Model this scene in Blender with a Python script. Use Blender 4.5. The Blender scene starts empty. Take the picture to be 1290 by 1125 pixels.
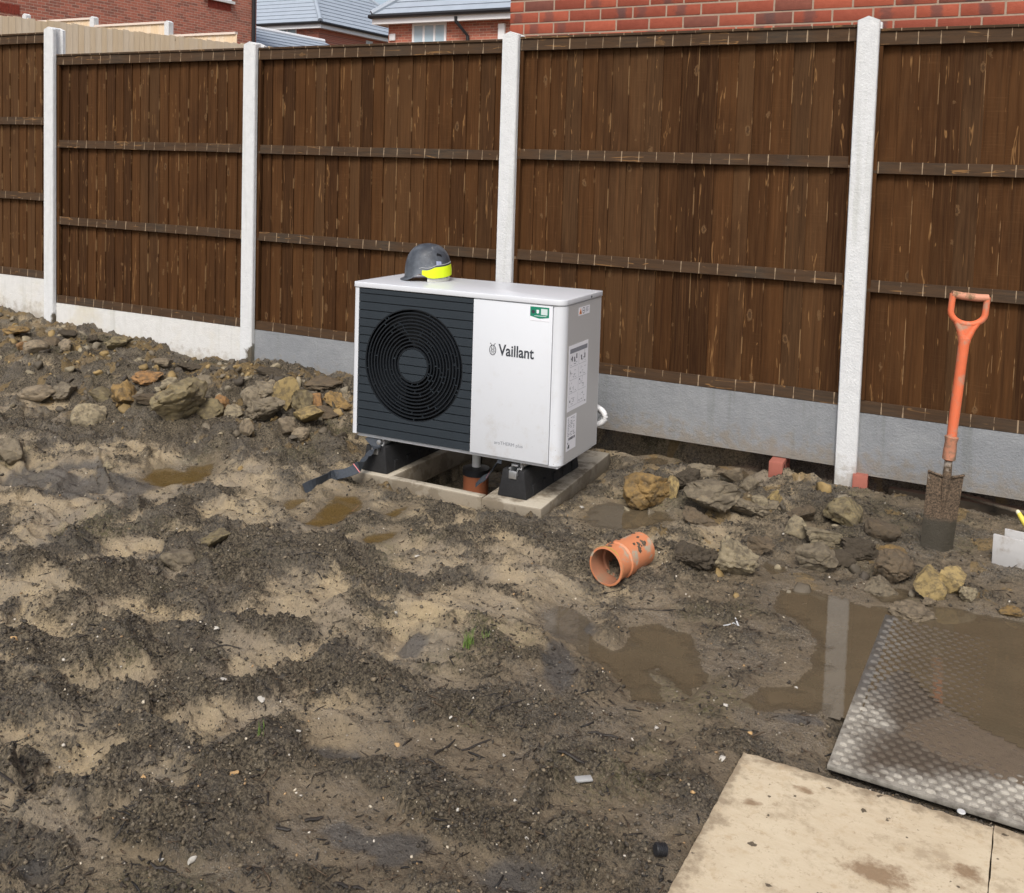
import bpy, bmesh, math, random
import numpy as np
from mathutils import Matrix, Vector, noise as mnoise

random.seed(7)
RNG = np.random.default_rng(11)
S = bpy.context.scene
COL = S.collection

# ------------------------------------------------------------------ camera
CAM = np.array([6.5862, -5.0398, 1.3807])
YAW, PITCH, ROLL, FPX, PPY = 0.4858, 0.0659, 0.0299, 1283.97, 291.85


def cam_axes():
    cy, sy = math.cos(YAW), math.sin(YAW)
    cp, sp = math.cos(PITCH), math.sin(PITCH)
    cr, sr = math.cos(ROLL), math.sin(ROLL)
    r = np.array([cy, sy, 0.0])
    f = np.array([-sy * cp, cy * cp, -sp])
    u = np.cross(r, f)
    return cr * r + sr * u, -sr * r + cr * u, f


CR, CU, CF = cam_axes()
cd = bpy.data.cameras.new('camera')
cam = bpy.data.objects.new('camera', cd)
COL.objects.link(cam)
M = Matrix.Identity(4)
for i in range(3):
    M[i][0], M[i][1], M[i][2], M[i][3] = CR[i], CU[i], -CF[i], CAM[i]
cam.matrix_world = M
cd.sensor_fit = 'HORIZONTAL'
cd.sensor_width = 36.0
cd.lens = 36.0 * FPX / 1290.0
cd.shift_y = -(562.5 - PPY) / 1290.0
cd.clip_start = 0.05
cd.clip_end = 500.0
S.camera = cam

# ------------------------------------------------------------------ light
SUN_EL, SUN_AZ = math.radians(50), math.radians(162)   # azimuth clockwise from +Y
world = bpy.data.worlds.new('World')
S.world = world
world.use_nodes = True
wn, wl = world.node_tree.nodes, world.node_tree.links
wn.clear()
wo = wn.new('ShaderNodeOutputWorld')
wb = wn.new('ShaderNodeBackground')
sk = wn.new('ShaderNodeTexSky')
sk.sky_type = 'NISHITA'
sk.sun_disc = False
sk.sun_elevation = SUN_EL
sk.sun_rotation = SUN_AZ
sk.air_density = 1.0
sk.dust_density = 4.0
sk.ozone_density = 1.0
hs = wn.new('ShaderNodeHueSaturation')
hs.inputs['Saturation'].default_value = 0.72
wl.new(sk.outputs[0], hs.inputs['Color'])
wl.new(hs.outputs[0], wb.inputs['Color'])
wl.new(wb.outputs[0], wo.inputs['Surface'])
wb.inputs['Strength'].default_value = 0.10
sd = bpy.data.lights.new('sun', 'SUN')
sd.energy = 1.5
sd.angle = math.radians(20)
sd.color = (1.0, 0.975, 0.94)
sun = bpy.data.objects.new('sun', sd)
COL.objects.link(sun)
sdir = Vector((math.sin(SUN_AZ) * math.cos(SUN_EL), math.cos(SUN_AZ) * math.cos(SUN_EL), math.sin(SUN_EL)))
sun.rotation_euler = sdir.to_track_quat('Z', 'Y').to_euler()
S.view_settings.view_transform = 'Standard'
S.view_settings.look = 'None'
S.view_settings.exposure = 0.74
S.view_settings.gamma = 1.0
S.view_settings.use_curve_mapping = False
S.render.engine = 'CYCLES'
S.cycles.max_bounces = 8
S.cycles.transparent_max_bounces = 12


# ------------------------------------------------------------------ node helpers
class NT:
    """small helper round a material's node tree"""
    def __init__(self, name):
        self.m = bpy.data.materials.new(name)
        self.m.use_nodes = True
        self.t = self.m.node_tree
        self.t.nodes.clear()
        self.out = self.n('ShaderNodeOutputMaterial')
        self.b = self.n('ShaderNodeBsdfPrincipled')
        self.l(self.b.outputs[0], self.out.inputs['Surface'])

    def n(self, typ, **kw):
        nd = self.t.nodes.new(typ)
        for k, v in kw.items():
            setattr(nd, k, v)
        return nd

    def l(self, a, b):
        self.t.links.new(a, b)

    def put(self, sock, v):
        if hasattr(v, 'is_linked') or hasattr(v, 'links'):
            self.l(v, sock)
        elif isinstance(v, (tuple, list)) and len(v) == 3 and sock.type == 'RGBA':
            sock.default_value = (*v, 1)
        else:
            sock.default_value = v

    def math(self, op, a, b=0.0, c=None, clamp=False):
        nd = self.n('ShaderNodeMath', operation=op, use_clamp=clamp)
        self.put(nd.inputs[0], a)
        self.put(nd.inputs[1], b)
        if c is not None:
            self.put(nd.inputs[2], c)
        return nd.outputs[0]

    def vmath(self, op, a, b):
        nd = self.n('ShaderNodeVectorMath', operation=op)
        self.put(nd.inputs[0], a)
        self.put(nd.inputs[1], b)
        return nd.outputs[0]

    def obj(self):
        return self.n('ShaderNodeTexCoord').outputs['Object']

    def pos(self):
        return self.n('ShaderNodeNewGeometry').outputs['Position']

    def noise(self, vec, scale, detail=4.0, rough=0.55, dist=0.0):
        nd = self.n('ShaderNodeTexNoise')
        self.put(nd.inputs['Vector'], vec)
        nd.inputs['Scale'].default_value = scale
        nd.inputs['Detail'].default_value = detail
        nd.inputs['Roughness'].default_value = rough
        nd.inputs['Distortion'].default_value = dist
        return nd.outputs[0]

    def voro(self, vec, scale, feature='F1', out='Distance'):
        nd = self.n('ShaderNodeTexVoronoi', feature=feature)
        self.put(nd.inputs['Vector'], vec)
        nd.inputs['Scale'].default_value = scale
        return nd.outputs[out]

    def ss(self, v, lo, hi):
        nd = self.n('ShaderNodeMapRange', interpolation_type='SMOOTHSTEP')
        self.put(nd.inputs[0], v)
        nd.inputs[1].default_value = lo
        nd.inputs[2].default_value = hi
        return nd.outputs[0]

    def rng(self, v, a, b, c, d):
        nd = self.n('ShaderNodeMapRange')
        self.put(nd.inputs[0], v)
        for i, q in enumerate((a, b, c, d)):
            nd.inputs[i + 1].default_value = q
        return nd.outputs[0]

    def mix(self, f, a, b, blend='MIX'):
        nd = self.n('ShaderNodeMix', data_type='RGBA', blend_type=blend)
        self.put(nd.inputs[0], f)
        self.put(nd.inputs[6], a)
        self.put(nd.inputs[7], b)
        return nd.outputs[2]

    def scale(self, v, s):
        nd = self.n('ShaderNodeMapping')
        self.put(nd.inputs[0], v)
        nd.inputs['Scale'].default_value = s
        return nd.outputs[0]

    def sep(self, v):
        nd = self.n('ShaderNodeSeparateXYZ')
        self.put(nd.inputs[0], v)
        return nd.outputs

    def bump(self, h, strength=0.5, dist=0.01):
        nd = self.n('ShaderNodeBump')
        nd.inputs['Strength'].default_value = strength
        nd.inputs['Distance'].default_value = dist
        self.put(nd.inputs['Height'], h)
        self.l(nd.outputs[0], self.b.inputs['Normal'])

    def done(self, col, rough=0.6, spec=0.4, metal=0.0):
        self.put(self.b.inputs['Base Color'], col)
        self.put(self.b.inputs['Roughness'], rough)
        self.put(self.b.inputs['Specular IOR Level'], spec)
        self.put(self.b.inputs['Metallic'], metal)
        return self.m


def simple(name, col, rough=0.5, spec=0.4, metal=0.0, var=0.12, scale=30.0, bump=0.0, bscale=200.0, dirt=None, dscale=6.0, dlo=0.55, dhi=0.75):
    t = NT(name)
    o = t.obj()
    n = t.noise(o, scale, 5)
    c2 = tuple(max(0, q * (1 - 2 * var)) for q in col)
    c = t.mix(n, c2, tuple(q * (1 + .5 * var) for q in col))
    r = rough
    if dirt:
        mk = t.ss(t.noise(o, dscale, 8, .65), dlo, dhi)
        c = t.mix(mk, c, dirt)
        r = t.rng(mk, 0, 1, rough, .85)
    if bump:
        t.bump(t.noise(o, bscale, 4), bump, .004)
    return t.done(c, r, spec, metal)


# ------------------------------------------------------------------ mesh helpers
class MB:
    def __init__(self):
        self.v, self.f = [], []

    def add(self, vs, fs):
        o = len(self.v)
        self.v += [tuple(p) for p in vs]
        self.f += [tuple(i + o for i in q) for q in fs]
        return self

    def box(self, x0, x1, y0, y1, z0, z1):
        return self.add([(x0, y0, z0), (x1, y0, z0), (x1, y1, z0), (x0, y1, z0), (x0, y0, z1), (x1, y0, z1), (x1, y1, z1), (x0, y1, z1)],
                        [(0, 3, 2, 1), (4, 5, 6, 7), (0, 1, 5, 4), (1, 2, 6, 5), (2, 3, 7, 6), (3, 0, 4, 7)])

    def prism(self, pts, fn, a, b):
        """polygon pts (p,q) swept from a to b, fn(p,q,s) -> xyz"""
        n = len(pts)
        vs = [fn(p, q, a) for p, q in pts] + [fn(p, q, b) for p, q in pts]
        fs = [tuple(range(n))[::-1], tuple(range(n, 2 * n))]
        fs += [(i, (i + 1) % n, n + (i + 1) % n, n + i) for i in range(n)]
        return self.add(vs, fs)

    def tube(self, path, rad, n=10, flat=None, cap=True, up=(0, 0, 1)):
        P = [Vector(p) for p in path]
        rings = []
        for i, p in enumerate(P):
            d = (P[min(i + 1, len(P) - 1)] - P[max(i - 1, 0)]).normalized()
            s = d.cross(Vector(up))
            if s.length < 1e-4:
                s = d.cross(Vector((0, 1, 0)))
            s.normalize()
            u = s.cross(d)
            r = rad[i] if isinstance(rad, (list, tuple)) else rad
            ra, rb = (r if isinstance(r, (list, tuple)) else (r, r))
            rings.append([p + s * ra * math.cos(2 * math.pi * k / n) + u * rb * math.sin(2 * math.pi * k / n) for k in range(n)])
        vs = [q for r in rings for q in r]
        fs = []
        for i in range(len(P) - 1):
            for k in range(n):
                a, b = i * n + k, i * n + (k + 1) % n
                fs.append((a, b, b + n, a + n))
        if cap:
            fs += [tuple(range(n))[::-1], tuple(range((len(P) - 1) * n, len(P) * n))]
        return self.add(vs, fs)

    def lathe(self, prof, n=48, fn=lambda x, y, s: (x, y, s), closed=False):
        """prof: list of (r, s) turned about the s axis"""
        m = len(prof)
        vs = [fn(r * math.cos(2 * math.pi * k / n), r * math.sin(2 * math.pi * k / n), s) for k in range(n) for r, s in prof]
        fs = []
        for k in range(n):
            for i in range(m if closed else m - 1):
                a, b = k * m + i, k * m + (i + 1) % m
                c, d = ((k + 1) % n) * m + (i + 1) % m, ((k + 1) % n) * m + i
                fs.append((a, d, c, b))
        return self.add(vs, fs)

    def mesh(self, name, bevel=0.0, smooth=False, seg=2, angle=40):
        me = bpy.data.meshes.new(name)
        me.from_pydata(self.v, [], self.f)
        bm = bmesh.new()
        bm.from_mesh(me)
        bmesh.ops.recalc_face_normals(bm, faces=bm.faces)
        if bevel:
            es = [e for e in bm.edges if len(e.link_faces) == 2 and e.calc_face_angle(0) > math.radians(35)]
            bmesh.ops.bevel(bm, geom=es, offset=bevel, segments=seg, profile=.5, affect='EDGES', clamp_overlap=True)
        bm.to_mesh(me)
        bm.free()
        if smooth:
            me.polygons.foreach_set('use_smooth', [True] * len(me.polygons))
            me.set_sharp_from_angle(angle=math.radians(angle))
        me.update()
        return me


def link(name, me, mat=None, parent=None, loc=(0, 0, 0), rot=(0, 0, 0)):
    o = bpy.data.objects.new(name, me)
    COL.objects.link(o)
    if mat and me is not None and not me.materials:
        me.materials.append(mat)
    if parent:
        o.parent = parent
    o.location = loc
    o.rotation_euler = rot
    return o


def part(name, mb, mat, parent, bevel=0.0, smooth=False, loc=(0, 0, 0), rot=(0, 0, 0), label=None, seg=2):
    o = link(name, mb.mesh(name, bevel, smooth or bevel > 0, seg), mat, parent, loc, rot)
    if label:
        o['label'] = label
    return o


def tag(o, label, cat, group=None):
    o['label'] = label
    o['category'] = cat
    if group:
        o['group'] = group
    return o


def thing(name, label, cat, loc=(0, 0, 0), rot=(0, 0, 0), group=None):
    return tag(link(name, None, None, None, loc, rot), label, cat, group)


def struct(o):
    o['kind'] = 'structure'
    return o


def stuff(o):
    o['kind'] = 'stuff'
    return o


# ------------------------------------------------------------------ numpy noise
def hash2(ix, iy, seed):
    h = (ix.astype(np.int64) * 374761393 + iy.astype(np.int64) * 668265263 + seed * 1274126177) & 0xFFFFFFFF
    h = ((h ^ (h >> 13)) * 1274126177) & 0xFFFFFFFF
    return ((h ^ (h >> 16)) & 0xFFFF) / 65535.0


def vnoise(x, y, seed):
    ix, iy = np.floor(x), np.floor(y)
    fx, fy = x - ix, y - iy
    u, v = fx * fx * fx * (fx * (fx * 6 - 15) + 10), fy * fy * fy * (fy * (fy * 6 - 15) + 10)
    r = 0
    for dx in (0, 1):
        for dy in (0, 1):
            a = hash2(ix + dx, iy + dy, seed) * 2 * np.pi
            g = np.cos(a) * (fx - dx) + np.sin(a) * (fy - dy)
            r = r + g * (u if dx else 1 - u) * (v if dy else 1 - v)
    return r * 1.5


def fbm(x, y, scale, seed, octv=4, gain=.5):
    r, a = 0, 1.0
    for k in range(octv):
        r = r + a * vnoise(x * scale + 17.3 * k, y * scale - 9.1 * k, seed + k)
        scale *= 2.03
        a *= gain
    return r


def worley(x, y, scale, seed):
    """rounded clods: 1 at a cell's middle, 0 at its rim, times a random height per cell"""
    x, y = x * scale, y * scale
    ix, iy = np.floor(x), np.floor(y)
    d1 = np.full(x.shape, 9.0)
    hh = np.zeros(x.shape)
    for dx in (-1, 0, 1):
        for dy in (-1, 0, 1):
            cx, cy = ix + dx, iy + dy
            px, py = cx + .1 + .8 * hash2(cx, cy, seed), cy + .1 + .8 * hash2(cx, cy, seed + 1)
            d = (x - px) ** 2 + (y - py) ** 2
            m = d < d1
            d1 = np.where(m, d, d1)
            hh = np.where(m, hash2(cx, cy, seed + 2), hh)
    return np.clip(1 - d1 * 1.6, 0, 1) ** .6 * hh


def sst(v, lo, hi):
    t = np.clip((v - lo) / (hi - lo), 0, 1)
    return t * t * (3 - 2 * t)


# ------------------------------------------------------------------ the lie of the land
def unproj(px, py, z):
    d = CF + CR * ((px - 645) / FPX) - CU * ((py - PPY) / FPX)
    t = (z - CAM[2]) / d[2]
    return CAM + d * t


G0 = -0.172


def ell(px, py, rx, ry, rot=0, z=G0):
    c = unproj(px, py, z)
    a, s = math.cos(math.radians(rot)), math.sin(math.radians(rot))
    A = unproj(px + rx * a, py + rx * s, z) - c
    B = unproj(px - ry * s, py + ry * a, z) - c
    inv = np.linalg.inv(np.array([[A[0], B[0]], [A[1], B[1]]]))
    return c[:2], inv


def ellval(e, x, y):
    c, inv = e
    u = inv[0, 0] * (x - c[0]) + inv[0, 1] * (y - c[1])
    v = inv[1, 0] * (x - c[0]) + inv[1, 1] * (y - c[1])
    return u * u + v * v


# clumps of dark crumbly topsoil: where, how wide, turned, how high
CLUMPS = [ell(*q[:5]) + (q[5],) for q in [
    (355, 950, 62, 30, -14, .055), (300, 985, 60, 30, -25, .045), (215, 1035, 75, 32, -12, .045), (190, 1075, 40, 16, 12, .03),
    (45, 838, 85, 30, 6, .05), (150, 828, 45, 26, 20, .045), (60, 905, 60, 22, -10, .035), (205, 888, 80, 15, -20, .035),
    (20, 970, 30, 14, 0, .02), (300, 880, 60, 18, -14, .025), (92, 694, 34, 16, -10, .04), (150, 733, 55, 20, 4, .045),
    (30, 728, 60, 15, 8, .035), (262, 735, 50, 26, -18, .05), (240, 690, 60, 14, -22, .03), (330, 700, 55, 22, 4, .03),
    (350, 800, 40, 14, 6, .025), (250, 800, 50, 12, 0, .03), (545, 1008, 45, 34, -40, .05), (480, 985, 60, 18, 14, .03),
    (684, 1000, 21, 20, 0, .05), (719, 960, 22, 13, 20, .03), (545, 886, 28, 16, 0, .035), (478, 868, 70, 16, -6, .02),
    (530, 745, 60, 18, 4, .025), (425, 715, 60, 22, 4, .03), (610, 1040, 60, 22, -10, .02), (440, 660, 50, 12, -20, .02),
    (782, 800, 38, 24, 14, .04), (640, 668, 55, 12, -4, .02), (600, 880, 40, 14, 0, .015), (660, 900, 60, 14, 10, .012),
    (400, 840, 50, 14, -10, .02), (150, 960, 50, 12, -20, .018), (90, 1000, 40, 12, 0, .02), (40, 1090, 70, 26, 10, -.03),
    (330, 570, 80, 10, -4, .03), (180, 545, 90, 14, -3, .035), (60, 560, 70, 12, 6, .03), (400, 585, 40, 9, -8, .02),
    (250, 640, 70, 9, -24, .03), (150, 655, 50, 8, -20, .02), (560, 650, 30, 8, 0, .02), (700, 690, 40, 9, 0, .015),
    (1090, 690, 50, 14, 0, .03), (950, 700, 40, 12, 0, .02), (905, 645, 70, 16, 0, .03), (1040, 655, 60, 16, 0, .03),
    (1180, 640, 90, 10, 8, .02), (820, 600, 50, 8, 0, .02), (1000, 600, 50, 10, 10, .02),
]]
SANDY = [ell(*q) for q in [
    (40, 650, 70, 16, 4), (60, 745, 40, 14, 0), (150, 690, 40, 10, -10), (300, 610, 60, 10, -8), (120, 870, 60, 12, -12), (330, 910, 100, 18, -12),
    (450, 745, 60, 16, 4), (345, 770, 40, 14, 8), (520, 815, 50, 18, 8), (400, 1035, 70, 20, -8), (440, 935, 60, 22, 6), (560, 930, 40, 14, 10),
    (90, 965, 60, 18, -20), (280, 850, 40, 14, -20), (690, 740, 50, 16, 0), (640, 820, 26, 20, 30), (520, 870, 40, 12, 0), (20, 600, 60, 10, 0),
    (70, 455, 70, 9, 0), (250, 1090, 60, 20, 0), (360, 1075, 60, 16, 10), (610, 960, 50, 16, 0), (30, 520, 60, 9, 0), (800, 960, 40, 14, 0),
    (430, 880, 40, 12, -10), (600, 770, 60, 14, 0), (520, 690, 70, 12, 0)]]
DARKSAND = [ell(*q) for q in [
    (105, 612, 100, 20, 2), (120, 624, 70, 16, -4), (60, 606, 60, 14, 0), (527, 815, 24, 12, 0), (700, 840, 26, 38, -22), (320, 850, 34, 10, 0), (500, 1075, 50, 22, -10),
    (45, 700, 26, 10, 0), (430, 1060, 50, 16, 10), (640, 1090, 60, 24, 0), (300, 940, 50, 12, -18), (450, 950, 44, 14, 4), (160, 720, 50, 7, -18), (30, 1095, 70, 22, 8),
    (1000, 905, 30, 8, 4), (715, 785, 36, 20, 10)]]
# puddles: outline in the yard, level
PUD = {
    'A': (-.166, [(180, 603), (190, 592), (214, 589), (232, 594), (240, 588), (272, 583), (268, 593), (258, 604), (234, 611), (205, 615), (186, 611)]),
    'B': (-.176, [(386, 660), (398, 648), (410, 632), (424, 625), (446, 625), (459, 632), (455, 641), (438, 650), (424, 660), (404, 664)]),
    'C': (-.178, [(352, 641), (364, 632), (384, 627), (389, 631), (374, 637), (364, 643)]),
    'D': (-.180, [(456, 680), (466, 674), (484, 671), (502, 670), (494, 677), (478, 683), (462, 684)]),
    'E': (-.178, [(484, 648), (498, 641), (514, 638), (508, 645), (494, 652)]),
    'F': (-.183, [(680, 776), (700, 764), (728, 768), (738, 782), (742, 806), (770, 818), (790, 812), (792, 790), (830, 785), (868, 800), (888, 835), (895, 862), (870, 880), (840, 856), (822, 850), (836, 876), (842, 886), (800, 882), (776, 850), (735, 828), (712, 806), (690, 794)]),
    'G': (-.166, [(925, 880), (960, 868), (1000, 862), (1022, 838), (1028, 806), (1000, 780), (972, 766), (978, 744), (1016, 740), (1060, 752), (1105, 742), (1180, 762), (1230, 772), (1290, 785), (1360, 790), (1400, 960), (1310, 945), (1250, 915), (1190, 880), (1140, 830), (1100, 850), (1080, 870), (1062, 897), (1000, 895), (950, 893)]),
    'H': (-.172, [(735, 655), (742, 640), (770, 632), (800, 640), (840, 645), (850, 655), (820, 664), (780, 668), (750, 664)]),
    'I': (-.160, [(806, 588), (812, 579), (830, 577), (842, 580), (838, 588), (822, 592)]),
    'J': (-.160, [(912, 600), (918, 592), (938, 592), (944, 598), (934, 604)]),
    'K': (-.166, [(955, 712), (975, 704), (992, 708), (990, 720), (970, 724)]),
    'L': (-.168, [(1095, 748), (1120, 740), (1150, 746), (1140, 758), (1108, 758)]),
}
PUDW = {k: (z, np.array([unproj(a, b, z)[:2] for a, b in pts])) for k, (z, pts) in PUD.items()}


def sdist(poly, x, y):
    """signed distance to a polygon, negative inside"""
    d = np.full(x.shape, 1e9)
    ins = np.zeros(x.shape, bool)
    n = len(poly)
    for i in range(n):
        ax, ay = poly[i]
        bx, by = poly[(i + 1) % n]
        ex, ey = bx - ax, by - ay
        t = np.clip(((x - ax) * ex + (y - ay) * ey) / (ex * ex + ey * ey + 1e-12), 0, 1)
        d = np.minimum(d, (x - ax - t * ex) ** 2 + (y - ay - t * ey) ** 2)
        if abs(ey) > 1e-9:
            c = ((ay > y) != (by > y)) & (x < ex * (y - ay) / ey + ax)
            ins ^= c
    return np.where(ins, -1, 1) * np.sqrt(d)


def rect(x, y, x0, x1, y0, y1):
    """signed distance to an upright rectangle, negative inside"""
    dx = np.maximum(x0 - x, x - x1)
    dy = np.maximum(y0 - y, y - y1)
    return np.where((dx < 0) & (dy < 0), np.maximum(dx, dy), np.hypot(np.maximum(dx, 0), np.maximum(dy, 0)))


MAT = (6.15, 7.35, -2.355, -1.30)
BRD = (5.945, 7.4, -3.75, -2.415)


def land(x, y):
    """height and soil masks of the yard at arrays x, y"""
    x, y = np.asarray(x, float), np.asarray(y, float)
    wx = x + .05 * fbm(x, y, 2.6, 40, 3)
    wy = y + .05 * fbm(x, y, 2.6, 50, 3)
    fz = np.interp(x, [-4, -.3, .1, .8, 1.55, 2.0, 2.5, 2.9, 3.3, 3.7, 4.6, 5.3, 5.77, 6.5, 8], [.16, .09, .055, .045, -.03, -.03, .01, -.02, -.07, -.14, -.145, -.15, -.125, -.13, -.14])
    w = sst(y, -1.35, -.15)
    h = G0 + (fz - G0) * w
    left = sst(x, 3.7, 2.6)
    h = h + .045 * left * np.exp(-((y + .62) / .33) ** 2) * (1 + .8 * fbm(x, y, 3.0, 77, 2))
    h = h + .028 * left * sst(y, -2.6, -1.2)
    right = sst(x - .30 * (y + 2), 4.95, 5.5)
    h = h + (.036 - .020 * right) * fbm(wx * .8 + .5 * wy, wy, 2.1, 3, 3) + .014 * (1 - .5 * right) * fbm(wx, wy, 6.0, 9, 3)
    # trodden ridges and boot holes
    rid = 1 - np.abs(fbm(wx * .55 + .3 * wy, wy * 1.1, 3.2, 21, 3)) * 2.2
    rd2 = np.clip(1 - np.abs(fbm(wx * .8 - .35 * wy, wy, 6.5, 25, 3)) * 2.4, 0, 1)
    h = h + (1 - .8 * right) * (.034 * np.clip(rid, 0, 1) ** 2 + .012 * rd2 ** 2)
    # topsoil
    nz = fbm(wx * .75, wy * 1.2, 4.6, 61, 7, .66)
    soil = .47 + .40 * nz + .10 * np.clip(rid, 0, 1)
    lift = 0
    for c, inv, hh in CLUMPS:
        d = ellval((c, inv), wx + .022 * nz, wy + .035 * nz)
        g = np.where(d < 5, np.exp(-np.minimum(d, 9) ** 1.5 * 1.1), 0)
        soil = soil + .50 * g
        lift = lift + hh * g
    sand = 0
    for e in SANDY:
        sand = sand + np.exp(-np.minimum(ellval(e, wx, wy), 30) ** 1.3)
    soil = soil - .42 * np.clip(sand, 0, 1)
    dark = 0
    for e in DARKSAND:
        dark = dark + np.exp(-np.minimum(ellval(e, wx, wy), 30) ** 2.0)
    dark = np.clip(dark, 0, 1) * sst(fbm(wx, wy, 7, 99, 4), -1.1, -.05)
    soil = soil - .35 * dark
    soil = soil + .42 * left * sst(y, -1.55, -.9)
    sm = sst(soil, .10, .92)
    sg = sst(soil, .34, .66)
    sharp = sst(lift + .014 * nz, .010, .034)
    h = h + .62 * lift + .013 * sharp * (1 - .4 * right)
    knob = np.abs(fbm(wx, wy, 11, 33, 4, .6))
    cr1 = fbm(wx + .01 * nz, wy, 27, 34, 4, .68)
    crumb = .022 * knob + worley(wx, wy, 40, 5) * .0075 + .0085 * np.abs(cr1) + .0055 * fbm(x, y, 62, 35, 3, .7)
    lay = .5 + .5 * sst(fbm(wx, wy, 3.1, 38, 3), -.5, .5)
    h = h + sg * (crumb * lay * (1 - .3 * right) * 1.15 + .002) + (1 - sg) * (.0030 * fbm(x, y, 22, 36, 5, .65) + .0018 * worley(x, y, 60, 19))
    h = h - .012 * np.clip(sand, 0, 1) * (1 - sm) - .008 * dark
    clay = sst(fbm(x, y, 5.5, 90, 4) + .35 * left * sst(y, -1.1, -.5), .38, .6) * sst(y, -1.6, -.9)
    wet = right
    # pit between the kerbs, worked ground under the machine
    pit = rect(x, y, 3.86, 4.40, -1.05, -.12)
    h = np.where(pit < 0, -.30 + .012 * fbm(x, y, 25, 7, 3), h)
    slab = np.minimum(rect(x, y, 3.62, 3.90, -1.12, -.12), rect(x, y, 4.37, 4.70, -1.13, -.12))
    h = np.where((slab < 0) & (pit > 0), np.minimum(h, -.20), h)
    kerbz = np.minimum(slab, rect(x, y, 3.62, 4.7, -1.14, -.12))
    h = np.where((kerbz > 0) & (kerbz < .2), np.minimum(h, -.146 - .012 * fbm(x, y, 9, 13, 2) + .25 * kerbz * kerbz / .2 + .05 * sst(kerbz, .05, .2)), h)
    # scraped-out gap under the gravel boards
    gap = sst(y, -.035, .03) * sst(x, 3.5, 3.8) * (1 - sst(y, .12, .3))
    sm = np.maximum(sm, gap)  # darkest soil colour in the gap stands in for the hollow's shade
    h = h - .13 * gap * (1 - .5 * sst(np.abs(x - 5.78), .25, .08))
    back = sst(y, .14, .3)  # unseen ground behind the fence, raised to keep light out of the gap
    h = h * (1 - back) + back * (.02 + np.maximum(fz, -.02))
    # puddles
    for k, (zw, poly) in PUDW.items():
        lo, hi = poly.min(0) - .3, poly.max(0) + .3
        m = (x > lo[0]) & (x < hi[0]) & (y > lo[1]) & (y < hi[1])
        if not m.any():
            continue
        xs, ys, hs_ = x[m], y[m], h[m]
        s = sdist(poly, xs, ys) + .016 * fbm(xs, ys, 11, 70, 4) + .006 * fbm(xs, ys, 40, 71, 2)
        inn = zw - .001 - np.minimum(.024, np.maximum(-s, 0) * .16) + .007 * fbm(xs, ys, 13, 72, 4, .6) * sst(-s, 0, .04)
        tt = sst(s, .045, .14)
        rim = zw + .0015 + .10 * s + .5 * np.maximum(hs_ - zw - .004, 0) * sst(s, 0, .06)
        out = hs_ * tt + rim * (1 - tt)
        h[m] = np.where(s < 0, np.minimum(inn, zw + .003), np.where(s < .14, out, hs_))
        near = sst(s, .10, -.01)
        sm[m] = sm[m] * (1 - .8 * near)
        wet = wet.copy()
        wet[m] = np.maximum(wet[m], near * .9)
        if k in 'ABCDE':
            clay[m] = np.maximum(clay[m], sst(s, .02, -.03))
    # under the mat and the sheets of board
    for (x0, x1, y0, y1), zt in ((MAT, -.200), (BRD, -.178)):
        s = rect(x, y, x0, x1, y0, y1) + .012 * fbm(x, y, 13, 81, 3)
        h = np.where(s < .0, np.minimum(h, zt - .004), np.where(s < .12, np.minimum(h, zt + .006 + .45 * np.maximum(s, 0)), h))
    return h, sm, dark, clay, wet


def ht(x, y):
    return float(land(np.array([x]), np.array([y]))[0][0])


def gp(px, py):
    """point of the yard seen at a place in the photograph"""
    z = G0
    for _ in range(6):
        p = unproj(px, py, z)
        z = .5 * z + .5 * ht(p[0], p[1])
    p = unproj(px, py, z)
    return Vector((p[0], p[1], ht(p[0], p[1])))


def mpp(p):
    """metres per pixel of the photograph at a point"""
    return float((np.array(p) - CAM) @ CF) / FPX


def build_ground():
    th = np.concatenate([np.linspace(-1.35, -.60, 60)[:-1], np.linspace(-.60, .56, 860), np.linspace(.56, 1.2, 50)[1:]])
    rr = np.concatenate([np.geomspace(.5, 1.75, 60)[:-1], np.geomspace(1.75, 8.2, 640), np.geomspace(8.2, 13, 40)[1:]])
    T, R = np.meshgrid(th, rr, indexing='ij')
    ang = YAW - T
    x = CAM[0] - np.sin(ang) * R
    y = CAM[1] + np.cos(ang) * R
    x, y = x.ravel(), y.ravel()
    h, sm, dark, clay, wet = land(x, y)
    nt, nr = len(th), len(rr)
    idx = np.arange(nt * nr).reshape(nt, nr)
    q = np.stack([idx[:-1, :-1], idx[1:, :-1], idx[1:, 1:], idx[:-1, 1:]], -1).reshape(-1, 4)
    keep = (y[q].max(1) < .75)
    q = q[keep]
    used = np.zeros(nt * nr, bool)
    used[q.ravel()] = True
    rem = np.cumsum(used) - 1
    q = rem[q]
    co = np.stack([x, y, h], 1)[used]
    me = bpy.data.meshes.new('ground')
    me.vertices.add(len(co))
    me.vertices.foreach_set('co', co.astype(np.float32).ravel())
    me.loops.add(q.size)
    me.loops.foreach_set('vertex_index', q.astype(np.int32).ravel())
    me.polygons.add(len(q))
    me.polygons.foreach_set('loop_start', np.arange(0, q.size, 4, dtype=np.int32))
    me.polygons.foreach_set('loop_total', np.full(len(q), 4, np.int32))
    me.polygons.foreach_set('use_smooth', np.ones(len(q), bool))
    me.update()
    at = me.color_attributes.new('soil', 'FLOAT_COLOR', 'POINT')
    c = np.stack([sm, dark, clay, wet], 1)[used].astype(np.float32)
    at.data.foreach_set('color', c.ravel())
    me.validate()
    return me


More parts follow.
